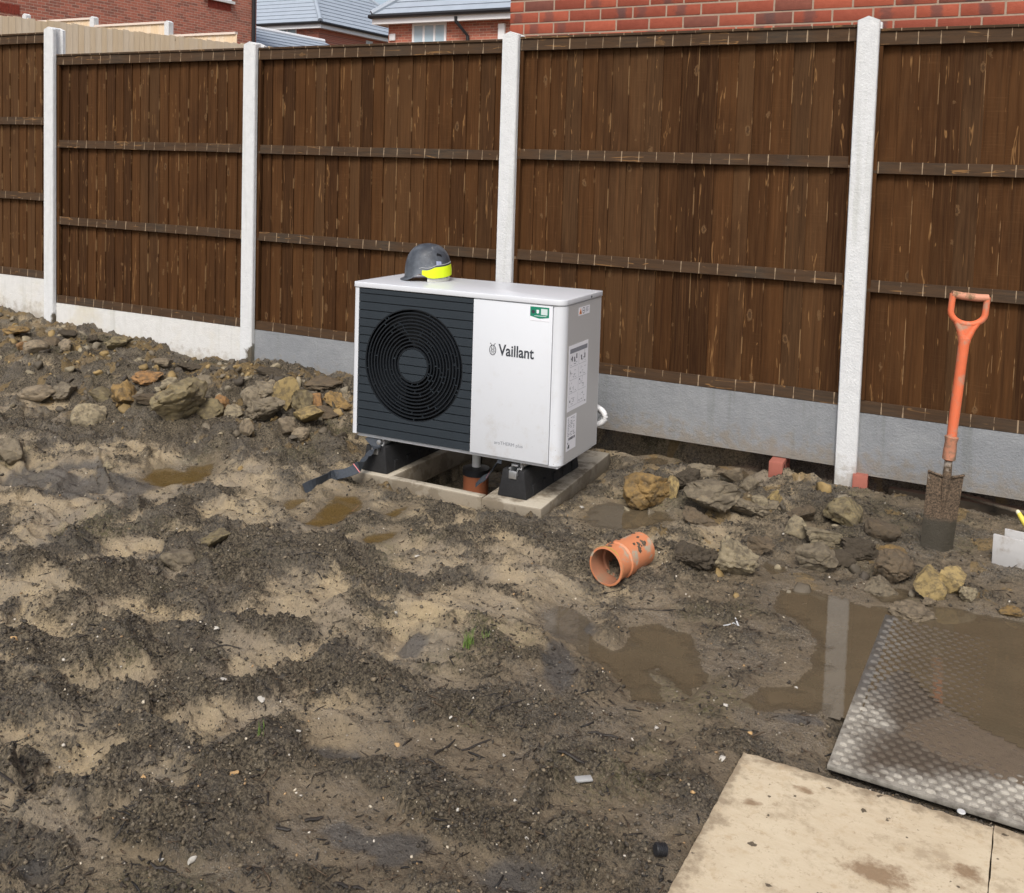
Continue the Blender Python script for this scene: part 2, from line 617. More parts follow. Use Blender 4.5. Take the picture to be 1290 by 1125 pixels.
def mat_ground():
    t = NT('wet mud and sand')
    a = t.n('ShaderNodeAttribute', attribute_name='soil')
    sp = t.n('ShaderNodeSeparateColor')
    t.l(a.outputs['Color'], sp.inputs[0])
    soil, dark, clay = sp.outputs[0], sp.outputs[1], sp.outputs[2]
    wet = a.outputs['Alpha']
    p = t.pos()
    n1 = t.noise(p, 3.0, 6, .6)
    n2 = t.noise(p, 38.0, 6, .65)
    n3 = t.noise(p, 190.0, 4, .7)
    n4 = t.noise(p, 12.0, 5, .6)
    n5 = t.noise(p, 75.0, 5, .7)
    sand = t.mix(n2, (.26, .20, .118), (.50, .395, .245))
    sand = t.mix(t.ss(n1, .35, .7), sand, t.mix(n3, (.18, .145, .102), (.32, .262, .185)))
    sandw = t.mix(n2, (.100, .077, .050), (.205, .160, .106))
    sand = t.mix(t.math('MULTIPLY', wet, t.rng(n4, .3, .7, 1.05, .8), clamp=True), sand, sandw)
    n6 = t.noise(p, 120.0, 6, .75)
    top = t.mix(t.ss(n6, .36, .64), (.019, .0150, .0105), (.185, .150, .102))
    top = t.mix(t.ss(n4, .42, .72), top, t.mix(t.ss(n6, .36, .66), (.036, .029, .020), (.30, .245, .165)))
    m = t.ss(t.math('ADD', soil, t.math('ADD', t.math('MULTIPLY', t.math('SUBTRACT', n3, .5), .9), t.math('MULTIPLY', t.math('SUBTRACT', n5, .5), 1.5))), .26, .82)
    c = t.mix(m, sand, top)
    ms = t.math('MULTIPLY', t.ss(t.noise(p, 1.7, 4, .6), .54, .68), t.ss(n5, .42, .62))
    c = t.mix(t.math('MULTIPLY', ms, .38), c, (.135, .130, .045))
    dk = t.ss(t.math('ADD', dark, t.math('MULTIPLY', t.math('SUBTRACT', n2, .5), .9)), .2, .95)
    c = t.mix(t.math('MULTIPLY', dk, .85), c, t.mix(n3, (.032, .030, .028), (.120, .110, .098)))
    cl = t.ss(t.math('ADD', clay, t.math('MULTIPLY', t.math('SUBTRACT', n2, .5), 1.0)), .45, .8)
    c = t.mix(t.math('MULTIPLY', cl, .7), c, t.mix(n2, (.15, .102, .045), (.31, .21, .085)))
    # grit: pale and black grains
    v = t.voro(p, 150.0)
    vc = t.n('ShaderNodeTexVoronoi')
    t.l(p, vc.inputs['Vector'])
    vc.inputs['Scale'].default_value = 150.0
    sc = t.n('ShaderNodeSeparateColor')
    t.l(vc.outputs['Color'], sc.inputs[0])
    g1 = t.math('MULTIPLY', t.math('LESS_THAN', v, .42), t.math('GREATER_THAN', sc.outputs[0], .90))
    c = t.mix(t.math('MULTIPLY', g1, .75), c, (.028, .024, .02))
    g2 = t.math('MULTIPLY', t.math('LESS_THAN', v, .3), t.math('GREATER_THAN', sc.outputs[1], .985))
    c = t.mix(t.math('MULTIPLY', g2, .7), c, (.5, .44, .34))
    slick = t.math('MULTIPLY', t.ss(t.noise(p, 4.2, 6, .62), .47, .60), t.rng(n5, .35, .6, .4, 1.0))
    c = t.mix(t.math('MULTIPLY', slick, .30), c, (.135, .118, .094))
    rough = t.math('SUBTRACT', t.math('SUBTRACT', t.rng(n2, .3, .7, .80, .56), t.math('MULTIPLY', wet, .24)), t.math('MULTIPLY', slick, .30))
    hb = t.math('ADD', t.math('MULTIPLY', n3, t.rng(soil, 0, 1, .5, 1.0)), t.math('MULTIPLY', n2, t.rng(soil, 0, 1, .5, 1.6)))
    t.bump(t.math('ADD', hb, t.math('ADD', n5, t.math('MULTIPLY', n6, t.rng(soil, 0, 1, .5, 1.6)))), .9, .010)
    return t.done(c, rough, t.math('ADD', .28, t.math('MULTIPLY', slick, .35)))


MG = mat_ground()
ground = struct(link('ground', build_ground(), MG))

# wide sheet of rough land round the yard, out to the horizon
far = MB().add([(-260, -160, -.42), (260, -160, -.42), (260, 300, -.42), (-260, 300, -.42)], [(0, 1, 2, 3)])
struct(link('terrain', far.mesh('terrain'), simple('rough land', (.16, .125, .08), .9, .2, var=.3, scale=.6)))


def mat_water(name, deep, alpha, bumpy=.02):
    t = NT(name)
    p = t.pos()
    n = t.noise(p, 5.0, 5, .6)
    c = t.mix(n, tuple(q * .85 for q in deep), tuple(q * 1.15 for q in deep))
    t.bump(t.noise(p, 26.0, 2), bumpy, .004)
    t.b.inputs['IOR'].default_value = 1.45
    at = t.n('ShaderNodeAttribute', attribute_name='depth')
    t.put(t.b.inputs['Alpha'], t.math('MULTIPLY', t.rng(at.outputs['Fac'], .0, .008, .42, 1.0), t.rng(n, .3, .7, alpha - .06, alpha + .06), clamp=True))
    return t.done(c, .015, .5)


MW_MUD = mat_water('brown puddle water', (.112, .086, .053), .88)
MW_AMB = mat_water('amber puddle water', (.135, .085, .025), .62)
for k, (zw, poly) in PUDW.items():
    lo, hi = poly.min(0) - .06, poly.max(0) + .06
    st = .016
    gx, gy = np.arange(lo[0], hi[0], st), np.arange(lo[1], hi[1], st)
    X, Y = np.meshgrid(gx, gy, indexing='ij')
    s = sdist(poly, X.ravel(), Y.ravel()).reshape(X.shape)
    inside = s < .045
    cell = inside[:-1, :-1] & inside[1:, :-1] & inside[1:, 1:] & inside[:-1, 1:]
    ii, jj = np.nonzero(cell)
    ny = len(gy)
    qs = np.stack([ii * ny + jj, (ii + 1) * ny + jj, (ii + 1) * ny + jj + 1, ii * ny + jj + 1], 1)
    un, inv = np.unique(qs.ravel(), return_inverse=True)
    vs = np.stack([X.ravel()[un], Y.ravel()[un], np.full(len(un), zw)], 1)
    me = bpy.data.meshes.new('puddle')
    me.from_pydata(vs.tolist(), [], inv.reshape(-1, 4).tolist())
    me.update()
    dep = me.attributes.new('depth', 'FLOAT', 'POINT')
    dep.data.foreach_set('value', np.maximum(zw - land(vs[:, 0], vs[:, 1])[0], 0).astype(np.float32))
    struct(link('puddle', me, MW_AMB if k in 'ABCDE' else MW_MUD))


# ------------------------------------------------------------------ fence
def mat_stained(name, rail=False):
    t = NT(name)
    oi = t.n('ShaderNodeObjectInfo')
    rnd = oi.outputs['Random']
    o = t.obj()
    off = t.n('ShaderNodeCombineXYZ')
    t.l(t.math('MULTIPLY', rnd, 37.0), off.inputs[0])
    t.l(t.math('MULTIPLY', rnd, 91.0), off.inputs[2])
    p = t.vmath('ADD', o, off.outputs[0])
    st = (3.2, 30, 30) if rail else (34, 30, 2.2)
    g = t.scale(p, st)
    fine = t.noise(t.scale(p, (8, 90, 90) if rail else (110, 90, 4)), 1.0, 5, .65)
    grain = t.noise(g, 1.0, 6, .6, .4)
    broad = t.noise(p, 2.3, 3)
    saw = t.noise(t.scale(p, (6, 6, 160)), 1.0, 3)
    if rail:
        c = t.mix(grain, (.028, .0165, .0095), (.090, .056, .034))
        c = t.mix(t.ss(broad, .45, .75), c, t.mix(fine, (.020, .016, .0125), (.085, .066, .048)))
    else:
        c = t.mix(grain, (.026, .0100, .0032), (.112, .0480, .0160))
        c = t.mix(t.math('MULTIPLY', t.math('MULTIPLY', t.ss(saw, .5, .7), t.ss(broad, .45, .6)), .35), c, (.115, .060, .025))
        c = t.mix(t.math('MULTIPLY', t.ss(rnd, .35, .95), .85), c, t.mix(fine, (.014, .0056, .0021), (.050, .0210, .0075)))
        r2 = t.math('FRACT', t.math('MULTIPLY', rnd, 13.7))
        c = t.mix(t.math('MULTIPLY', t.ss(r2, .70, .95), .45), c, t.mix(fine, (.045, .022, .009), (.130, .072, .034)))
        lng = t.noise(t.scale(p, (60, 60, 1.1)), 1.0, 4, .6)
        c = t.mix(t.math('MULTIPLY', t.ss(lng, .56, .68), .35), c, (.014, .0062, .0027))
        wst = t.noise(t.scale(t.pos(), (3.2, 3.2, 1.3)), 1.0, 5, .62)
        c = t.mix(t.math('MULTIPLY', t.ss(wst, .50, .68), .55), c, t.mix(fine, (.016, .0062, .0024), (.050, .0200, .0075)))
        c = t.mix(t.math('MULTIPLY', t.ss(lng, .42, .34), .35), c, (.135, .062, .024))
    c = t.mix(t.math('MULTIPLY', t.math('SUBTRACT', fine, .42, clamp=True), 1.1), c, (.105, .052, .019))
    # pale flame-shaped streaks where the saw ran through the grain
    vein = t.noise(t.scale(p, (3.4, 20, 36) if rail else (40, 20, 3.6)), 1.0, 2, .5, 1.2)
    vm = t.math('MULTIPLY', t.ss(vein, .665, .69), t.math('SUBTRACT', 1.0, t.ss(vein, .695, .73)))
    c = t.mix(t.math('MULTIPLY', vm, .62), c, (.29, .155, .06))
    # knots
    kv = t.n('ShaderNodeTexVoronoi')
    t.l(t.scale(p, (3.5, 3.5, 6) if rail else (8.5, 8.5, 4.6)), kv.inputs['Vector'])
    kv.inputs['Scale'].default_value = 1.0
    kv.inputs['Randomness'].default_value = 1.0
    kd = t.math('ADD', kv.outputs['Distance'], t.math('MULTIPLY', t.math('SUBTRACT', t.noise(p, 34, 5, .65), .5), .26))
    ksc = t.n('ShaderNodeSeparateColor')
    t.l(kv.outputs['Color'], ksc.inputs[0])
    kon = t.math('GREATER_THAN', ksc.outputs[0], .12)
    k1 = t.math('MULTIPLY', t.ss(kd, .135, .10), kon)
    k2 = t.math('MULTIPLY', t.ss(kd, .075, .05), kon)
    c = t.mix(t.math('MULTIPLY', k1, .75), c, t.mix(t.noise(p, 130, 4, .7), (.016, .008, .004), (.26, .145, .065)))
    c = t.mix(t.math('MULTIPLY', k2, .8), c, (.05, .026, .013))
    sx = t.sep(o)
    if rail:
        # bare stripes left by the boards it was packed against
        u = t.math('ADD', t.math('DIVIDE', sx[0], .0975), t.math('MULTIPLY', rnd, 5.0))
        fr = t.math('ABSOLUTE', t.math('SUBTRACT', t.math('FRACT', u), .5))
        nz = t.noise(t.scale(p, (9, 9, 14)), 1.0, 3)
        tick = t.math('MULTIPLY', t.math('LESS_THAN', fr, t.rng(nz, .4, .7, .0, .045)), .85)
        c = t.mix(tick, c, (.33, .24, .155))
    else:
        ed = t.ss(sx[0], .1040, .1065)
        nz = t.noise(t.scale(p, (1, 1, 5)), 1.0, 4)
        c = t.mix(t.math('MULTIPLY', t.math('MULTIPLY', ed, t.ss(nz, .54, .60)), .8), c, (.28, .17, .08))
    h = t.math('ADD', t.math('MULTIPLY', fine, .5), t.math('ADD', t.math('MULTIPLY', grain, .6), t.math('MULTIPLY', k1, .5)))
    t.bump(h, .55, .004)
    return t.done(c, t.rng(fine, .3, .7, .92, .75), .12)


M_BOARD = mat_stained('brown stained board')
M_RAIL = mat_stained('brown stained rail', True)


def mat_concrete(name, col, spots=.5, mud=None, stain=None, pit=1.0, foot=.0):
    t = NT(name)
    o = t.obj()
    oi = t.n('ShaderNodeObjectInfo')
    p = t.vmath('ADD', o, t.vmath('SCALE', (1, 1, 1), (0, 0, 0)))
    cb = t.n('ShaderNodeCombineXYZ')
    t.l(t.math('MULTIPLY', oi.outputs['Random'], 50), cb.inputs[0])
    p = t.vmath('ADD', o, cb.outputs[0])
    n1 = t.noise(p, 3.0, 6, .6)
    n2 = t.noise(p, 95.0, 5, .7)
    n3 = t.noise(p, 22.0, 5, .6)
    c = t.mix(n3, tuple(q * .82 for q in col), tuple(q * 1.10 for q in col))
    pm = t.ss(n2, .36, .28)
    c = t.mix(t.math('MULTIPLY', pm, spots), c, tuple(q * .35 for q in col))
    if stain:
        c = t.mix(t.math('MULTIPLY', t.ss(n1, .45, .72), .6), c, stain)
    sx = t.sep(o)
    low = t.math('ADD', t.rng(sx[2], foot, foot + .40, .58, -.2), t.math('MULTIPLY', t.math('SUBTRACT', n3, .5), .9))
    c = t.mix(t.math('MULTIPLY', t.ss(low, .3, .62), .55), c, (.22, .17, .11))
    if mud:
        mm = t.math('ADD', t.math('SUBTRACT', t.math('MULTIPLY', t.math('SUBTRACT', sx[0], mud[0]), 10.0), t.math('MULTIPLY', t.math('SUBTRACT', sx[2], mud[1]), 6.0)), t.math('MULTIPLY', t.math('SUBTRACT', n3, .5), 1.6))
        c = t.mix(t.ss(mm, -.1, .25), c, t.mix(n2, (.045, .038, .028), (.15, .125, .09)))
    run = t.noise(t.scale(p, (14, 14, .8)), 1.0, 5, .6)
    c = t.mix(t.math('MULTIPLY', t.ss(run, .52, .70), .38), c, tuple(q * r_ for q, r_ in zip(col, (.58, .58, .50))))
    t.bump(t.math('ADD', t.math('MULTIPLY', n2, 1.0), t.math('MULTIPLY', n3, .8)), .5 * pit, .008)
    return t.done(c, .85, .25)


M_POST = mat_concrete('pale pebbled concrete', (.66, .67, .67), .85, foot=.34)
M_POSTM = mat_concrete('pale pebbled concrete with mud', (.66, .67, .67), .85, foot=.40, mud=(.06, .56))
M_GRVW = mat_concrete('pale stained concrete', (.66, .655, .63), .35, stain=(.56, .50, .36))
M_GRVG = mat_concrete('grey concrete', (.245, .255, .265), .35, stain=(.33, .34, .345), pit=1.3)

PX = [-1.90, 0.0, 1.926, 3.826, 5.730, 7.64]            # left edges of the posts
PTOP = [2.24, 2.262, 2.098, 2.098, 2.105, 2.07]
ZP = [2.2206, 2.0549, 2.0523, 2.0625, 2.0392]           # panel levels
POSTLAB = ['', 'leftmost concrete fence post in view, taller than the panel on its right', 'concrete fence post with a mud smear low on its right edge, second from the left',
           'concrete fence post rising behind the heat pump', 'concrete fence post with a red brick at its foot, left of the spade', '']
for k in range(1, 5):
    mb = MB()
    prof = [(0.004, 0), (.096, 0), (.1, .006), (.1, .030), (.078, .034), (.078, .082), (.1, .086), (.1, .11), (0, .11), (0, .086), (.022, .082), (.022, .034), (0, .030), (0, .006)]
    zb, zt = -.45, PTOP[k]
    n = len(prof)
    rows = [zb] + [zb + (zt - zb) * i / 6 for i in range(1, 7)]
    vs = [(p, q, z + (.020 * (1 - abs(p - .05) / .05) if z == rows[-1] else 0)) for z in rows for p, q in prof]
    fs = [(i * n + j, i * n + (j + 1) % n, (i + 1) * n + (j + 1) % n, (i + 1) * n + j) for i in range(len(rows) - 1) for j in range(n)]
    t0 = (len(rows) - 1) * n
    # peaked cap: front edge middle and back edge middle
    vs += [(.05, 0, zt + .020), (.05, .11, zt + .020)]
    a, b = len(vs) - 2, len(vs) - 1
    fs += [(t0 + 0, a, b, t0 + 8, t0 + 9, t0 + 10, t0 + 11, t0 + 12, t0 + 13), (a, t0 + 1, t0 + 2, t0 + 3, t0 + 4, t0 + 5, t0 + 6, t0 + 7, b)]
    fs += [(t0 + 0, t0 + 1, a), (t0 + 7, t0 + 8, b)]
    mb.add(vs, fs)
    mb.v = [(x, y, z - zb) for x, y, z in mb.v]
    o = link('fence_post', mb.mesh('fence_post'), M_POSTM if k in (1, 2) else M_POST, None, (PX[k], 0, zb))
    tag(o, POSTLAB[k], 'fence post', 'concrete posts of the garden fence')

board_meshes = []
for s in range(5):
    w = .108
    mb = MB()
    rows = 9
    prof = [(0, .0085), (w, -.0015), (w, .0115), (0, .0125)]
    vs, fs = [], []
    for i in range(rows):
        z = 1.79 * i / (rows - 1)
        dx = .0016 * mnoise.noise(Vector((s * 7.1, z * 1.7, 0)))
        dy = .0022 * mnoise.noise(Vector((s * 3.3, z * 1.3, 9)))
        vs += [(p + dx * (1 if p else .5), q + dy, z) for p, q in prof]
    for i in range(rows - 1):
        for j in range(4):
            a, b = i * 4 + j, i * 4 + (j + 1) % 4
            fs.append((a, b, b + 4, a + 4))
    fs += [(3, 2, 1, 0), tuple(range(rows * 4 - 4, rows * 4))]
    mb.add(vs, fs)
    me = mb.mesh('board')
    me.materials.append(M_BOARD)
    board_meshes.append(me)


def rail_mesh(L, h, d, cap=False):
    mb = MB()
    n = 14
    vs, fs = [], []
    for i in range(n + 1):
        x = L * i / n
        a = .0016 * mnoise.noise(Vector((x * 3, L, h)))
        b = .0016 * mnoise.noise(Vector((x * 3, L, h + 5)))
        vs += [(x, b, a), (x, d, a), (x, d, h + a - .003), (x, .004 + b, h + a)]
    for i in range(n):
        for j in range(4):
            p, q = i * 4 + j, i * 4 + (j + 1) % 4
            fs.append((p, q, q + 4, p + 4))
    fs += [(0, 1, 2, 3), (n * 4 + 3, n * 4 + 2, n * 4 + 1, n * 4)]
    return mb.add(vs, fs).mesh('rail', .0015)


PANLAB = ['brown fence panel at the left edge, higher than its neighbour', 'brown fence panel between the two leftmost concrete posts', 'brown fence panel with the hard hat in front of its lower part',
          'brown fence panel behind the right half of the heat pump', 'brown fence panel behind the spade']
for k in range(5):
    x0, x1 = PX[k] + .1 - .018, PX[k + 1] + .018
    z0 = ZP[k] - 1.8
    P = thing('closeboard_fence', PANLAB[k], 'fence panel', (x0, .036, z0), group='brown closeboard fence panels')
    L = x1 - x0
    for (za, h, dp) in ((1.752, .062, 0), (1.150, .056, .003), (.585, .058, .003), (0.0, .058, .003)):
        me = rail_mesh(L - (.012 if k == 2 and za == 0 else 0), h, .028 - dp)
        me.materials.append(M_RAIL)
        link('rail', me, None, P, (0, dp, za))
    me = MB().box(0, L, -.004, .046, 1.8155, 1.829).mesh('top_cap', .002)
    me.materials.append(M_RAIL)
    link('top_cap', me, None, P)
    for xx in (.0, L - .034):
        me = MB().box(0, .034, .004, .0285, .0, 1.75).mesh('edge_batten', .0015)
        me.materials.append(M_BOARD)
        link('edge_batten', me, None, P, (xx, 0, .06))
    x = .004
    i = 0
    while x < L - .05:
        step = .091 + random.uniform(-.010, .010)
        b = link('board', board_meshes[(i * 3 + k) % 5], None, P, (x, .030 + random.uniform(0, .0025), .004), (0, random.uniform(-.0022, .0022), 0))
        b.scale = (1 if x + .108 < L else (L - x) / .108, 1, 1.0)
        x += step
        i += 1

GRLAB = ['pale concrete gravel board at the left edge', 'pale stained concrete gravel board left of the heap of clods', 'grey concrete gravel board left of the heat pump',
         'grey concrete gravel board between heat pump and post', 'grey concrete gravel board behind the spade blade']
for k in range(5):
    x0, x1 = PX[k] + .1 - .02, PX[k + 1] + .02
    mb = MB()
    nx, nz = 40, 8
    L = x1 - x0
    vs, fs = [], []
    for sd_, yy in ((0, 0), (1, .05)):
        for i in range(nx + 1):
            for j in range(nz + 1):
                e = 1 if 0 < i < nx and 0 < j < nz else 0
                vs.append((L * i / nx, yy + (-.0025 * e * mnoise.fractal(Vector((i * .9, j * .9, k * 9 + sd_)), 1, 2, 3) if sd_ == 0 else 0), .298 * j / nz))
    w = nz + 1
    o2 = (nx + 1) * w
    for i in range(nx):
        for j in range(nz):
            fs.append((i * w + j, (i + 1) * w + j, (i + 1) * w + j + 1, i * w + j + 1))
            fs.append((o2 + i * w + j, o2 + i * w + j + 1, o2 + (i + 1) * w + j + 1, o2 + (i + 1) * w + j))
    for i in range(nx):
        for j in (0, nz):
            a, b = i * w + j, (i + 1) * w + j
            fs.append((a, b, b + o2, a + o2))
    mb.add(vs, fs)
    g = link('gravel_board', mb.mesh('gravel_board', 0, True), M_GRVW if k < 2 else M_GRVG, None, (x0, .033, ZP[k] - 2.1))
    tag(g, GRLAB[k], 'gravel board', 'concrete gravel boards under the fence')

# ------------------------------------------------------------------ near brick house behind the fence
def mat_brick_piece():
    t = NT('red brick')
    oi = t.n('ShaderNodeObjectInfo')
    rnd = oi.outputs['Random']
    o = t.obj()
    cb = t.n('ShaderNodeCombineXYZ')
    t.l(t.math('MULTIPLY', rnd, 61.0), cb.inputs[0])
    p = t.vmath('ADD', o, cb.outputs[0])
    n = t.noise(p, 26, 6, .6)
    n2 = t.noise(p, 160, 4)
    c = t.mix(n, (.26, .062, .036), (.40, .112, .068))
    c = t.mix(1.0, c, t.mix(t.math('FRACT', t.math('MULTIPLY', rnd, 29.3)), (.72, .70, .72), (1.12, 1.08, 1.02)), 'MULTIPLY')
    c = t.mix(t.math('MULTIPLY', t.ss(rnd, .80, .95), .75), c, t.mix(n, (.10, .045, .038), (.19, .085, .062)))
    # kiln-scorched band
    x = t.sep(o)[0]
    r2 = t.math('FRACT', t.math('MULTIPLY', rnd, 7.31))
    r3 = t.math('FRACT', t.math('MULTIPLY', rnd, 17.7))
    d = t.math('ABSOLUTE', t.math('SUBTRACT', x, t.rng(r2, 0, 1, .05, .17)))
    band = t.ss(t.math('ADD', d, t.math('MULTIPLY', t.math('SUBTRACT', n, .5), .07)), .045, .015)
    c = t.mix(t.math('MULTIPLY', t.math('MULTIPLY', band, t.math('GREATER_THAN', r3, .60)), t.rng(r2, 0, 1, .45, .8)), c, (.085, .058, .055))
    t.bump(t.math('ADD', n2, n), .5, .004)
    return t.done(c, .85, .2)


def mat_brick_wall(name, axis='XZ', c1=(.50, .175, .115), c2=(.37, .125, .085), mortar=(.55, .40, .31), sc=1.0):
    t = NT(name)
    s = t.sep(t.pos())
    cb = t.n('ShaderNodeCombineXYZ')
    t.l(s[0] if axis == 'XZ' else s[1], cb.inputs[0])
    t.l(s[2], cb.inputs[1])
    b = t.n('ShaderNodeTexBrick')
    t.l(cb.outputs[0], b.inputs['Vector'])
    b.inputs['Scale'].default_value = sc
    b.inputs['Brick Width'].default_value = .225
    b.inputs['Row Height'].default_value = .075
    b.inputs['Mortar Size'].default_value = .006
    b.inputs['Bias'].default_value = -.35
    b.inputs['Color1'].default_value = (*c1, 1)
    b.inputs['Color2'].default_value = (.15, .085, .07, 1)
    b.inputs['Mortar'].default_value = (*mortar, 1)
    n = t.noise(t.pos(), 1.2, 5, .6)
    n2 = t.noise(t.pos(), 9.0, 4, .6)
    c = t.mix(t.math('MULTIPLY', t.ss(n2, .4, .7), .5), b.outputs[0], t.mix(n, c2, c1))
    t.bump(t.math('SUBTRACT', 1.0, b.outputs['Fac']), .5, .01)
    return t.done(c, .9, .15)


M_BRICK = mat_brick_piece()
M_WALL = mat_brick_wall('red brickwork')
M_WALLY = mat_brick_wall('red brickwork side', 'YZ')
M_MORT = simple('mortar', (.40, .30, .225), .95, .1, var=.15, scale=60, bump=.4, bscale=250)
M_BFLAT = mat_brick_wall('red brickwork flush', mortar=(.46, .37, .27))

H1 = thing('brick_house', 'red brick house close behind the right half of the fence', 'house', (3.28, 1.10, -.3), (0, 0, math.radians(-1.6)))
part('wall_core', MB().box(.012, 6.0, .012, .3, 0, 1.95 + .003), M_BFLAT, H1)
part('wall_core', MB().box(.004, 6.0, .0035, .3, 1.953, 3.22), M_MORT, H1)
part('wall_core', MB().box(.0, 6.0, .0, .3, 3.223, 6.0), M_BFLAT, H1)
bms = []
for s in range(4):
    mb = MB().box(0, .215, 0, .10, 0, .065)
    me = mb.mesh('brick', .0035, True, 2)
    for v in me.vertices:
        v.co += Vector([.0014 * mnoise.noise(v.co * 37 + Vector((s * 5, q * 9, 0))) for q in range(3)])
    me.materials.append(M_BRICK)
    bms.append(me)
half = MB().box(0, .1025, 0, .10, 0, .065).mesh('brick', .0035, True, 2)
half.materials.append(M_BRICK)
for c in range(13):
    z = 1.9535 + .075 * c + .005 + .25 * 0
    z = 2.105 + .075 * c - .075 * 2
    off = 0 if c % 2 else -.1125
    for i in range(21):
        x = off + .225 * i
        if x < -.05:
            link('brick', half, None, H1, (0, random.uniform(-.001, .0015), z))
            continue
        link('brick', bms[(i * 7 + c * 3) % 4], None, H1, (x, random.uniform(-.001, .0015), z), (0, random.uniform(-.003, .003), 0))

# ------------------------------------------------------------------ houses and fences far behind
M_ROOF = simple('grey roof tile', (.34, .385, .44), .6, .35, var=.10, scale=3)
M_WHITE = simple('white trim', (.80, .80, .80), .5, .4, var=.03)
M_BLACKP = simple('black plastic', (.02, .02, .022), .45, .4, var=.2)
M_SILL = simple('pale sill', (.78, .77, .75), .7, .3, var=.05)


def mat_glass():
    t = NT('window glass')
    n = t.noise(t.pos(), .6, 3)
    return t.done(t.mix(n, (.33, .46, .54), (.55, .66, .72)), .05, .6)


M_GLASS = mat_glass()


def window(parent, x, z, w, h, panes, y=0.0, ax='x'):
    """window in a wall facing -y (ax x) or +x (ax y): frame part with panes and sill as sub-parts"""
    def tr(a, d, zz):
        return (x + a, y + d, zz) if ax == 'x' else (y - d, x + a, zz)
    def bx(a0, a1, d0, d1, z0, z1):
        p, q = tr(a0, d0, z0), tr(a1, d1, z1)
        return (min(p[0], q[0]), max(p[0], q[0]), min(p[1], q[1]), max(p[1], q[1]), z0, z1)
    fr = MB()
    t = .07
    for b in ((0, w, -.03, .05, z, z + t), (0, w, -.03, .05, z + h - t, z + h)):
        fr.box(*bx(*b))
    for i in range(panes + 1):
        a = (w - t) * i / panes
        fr.box(*bx(a, a + t, -.03, .05, z + t + .001, z + h - t - .001))
    f = part('window', fr, M_WHITE, parent)
    for i in range(panes):
        a = (w - t) * i / panes
        part('pane', MB().box(*bx(a + t, a + (w - t) / panes, -.005, .02, z + t, z + h - t)), M_GLASS, f)
    part('sill', MB().box(*bx(-.08, w + .08, -.10, .05, z - .08, z - .002)), M_SILL, f)
    return f


def tiled_roof_face(mb, a, b, c, d, courses, th=.03):
    """stepped courses on the face eave a-b, top d-c"""
    a, b, c, d = map(Vector, (a, b, c, d))
    n = (b - a).cross(d - a).normalized()
    if n.z < 0:
        n = -n
    for i in range(courses):
        s0, s1 = i / courses, min(1, (i + 1.06) / courses)
        p0, p1 = a.lerp(d, s0), b.lerp(c, s0)
        q0, q1 = a.lerp(d, s1), b.lerp(c, s1)
        mb.add([p0 + n * th, p1 + n * th, q1 + n * .004, q0 + n * .004, p0, p1], [(0, 1, 2, 3), (4, 5, 1, 0)])


def hip_house(name, label, x0, x1, y0, y1, eave, rise, ridge_in):
    P = thing(name, label, 'house')
    mb = MB().box(x0, x1, y0, y1, -.4, eave - .12)
    part('wall', mb, M_WALL if 'white square' in label else M_WALL, P)
    ov = .35
    X0, X1, Y0, Y1 = x0 - ov, x1 + ov, y0 - ov, y1 + ov
    r = MB()
    z0, z1 = eave + .1, eave + .1 + rise
    ym = (Y0 + Y1) / 2
    ra, rb = (X0 + ridge_in, ym, z1), (X1 - ridge_in, ym, z1)
    nc = int(round(math.hypot(ym - Y0, rise) / .30))
    tiled_roof_face(r, (X0, Y0, z0), (X1, Y0, z0), rb, ra, nc)
    tiled_roof_face(r, (X1, Y1, z0), (X0, Y1, z0), ra, rb, nc)
    tiled_roof_face(r, (X1, Y0, z0), (X1, Y1, z0), rb, rb, nc)
    tiled_roof_face(r, (X0, Y1, z0), (X0, Y0, z0), ra, ra, nc)
    ro = part('roof', r, M_ROOF, P)
    hp = MB()
    for c, e in (((X0, Y0, z0), ra), ((X0, Y1, z0), ra), ((X1, Y0, z0), rb), ((X1, Y1, z0), rb), (ra, rb)):
        hp.tube([Vector(c) + Vector((0, 0, .05)), Vector(e) + Vector((0, 0, .05))], .10, 8)
    part('hip_tiles', hp, M_ROOF, ro)
    fa = MB()
    fa.box(X0, X1, Y0 + .02, Y0 + .05, z0 - .26, z0 - .02).box(X0, X1, Y1 - .05, Y1 - .02, z0 - .26, z0 - .02)
    fa.box(X0 + .02, X0 + .05, Y0 + .051, Y1 - .051, z0 - .26, z0 - .02).box(X1 - .05, X1 - .02, Y0 + .051, Y1 - .051, z0 - .26, z0 - .02)
    fa.box(X0 + .051, X1 - .051, Y0 + .051, Y1 - .051, z0 - .24, z0 - .2)
    part('fascia', fa, M_WHITE, P)
    gu = MB()
    for a, b in (((X0 - .05, Y0 - .05), (X1 + .05, Y0 - .05)), ((X1 + .05, Y0 - .05), (X1 + .05, Y1 + .05)), ((X0 - .05, Y0 - .05), (X0 - .05, Y1 + .05))):
        gu.tube([(*a, z0 - .04), (*b, z0 - .04)], .065, 8)
    part('gutter', gu, M_BLACKP, P)
    return P


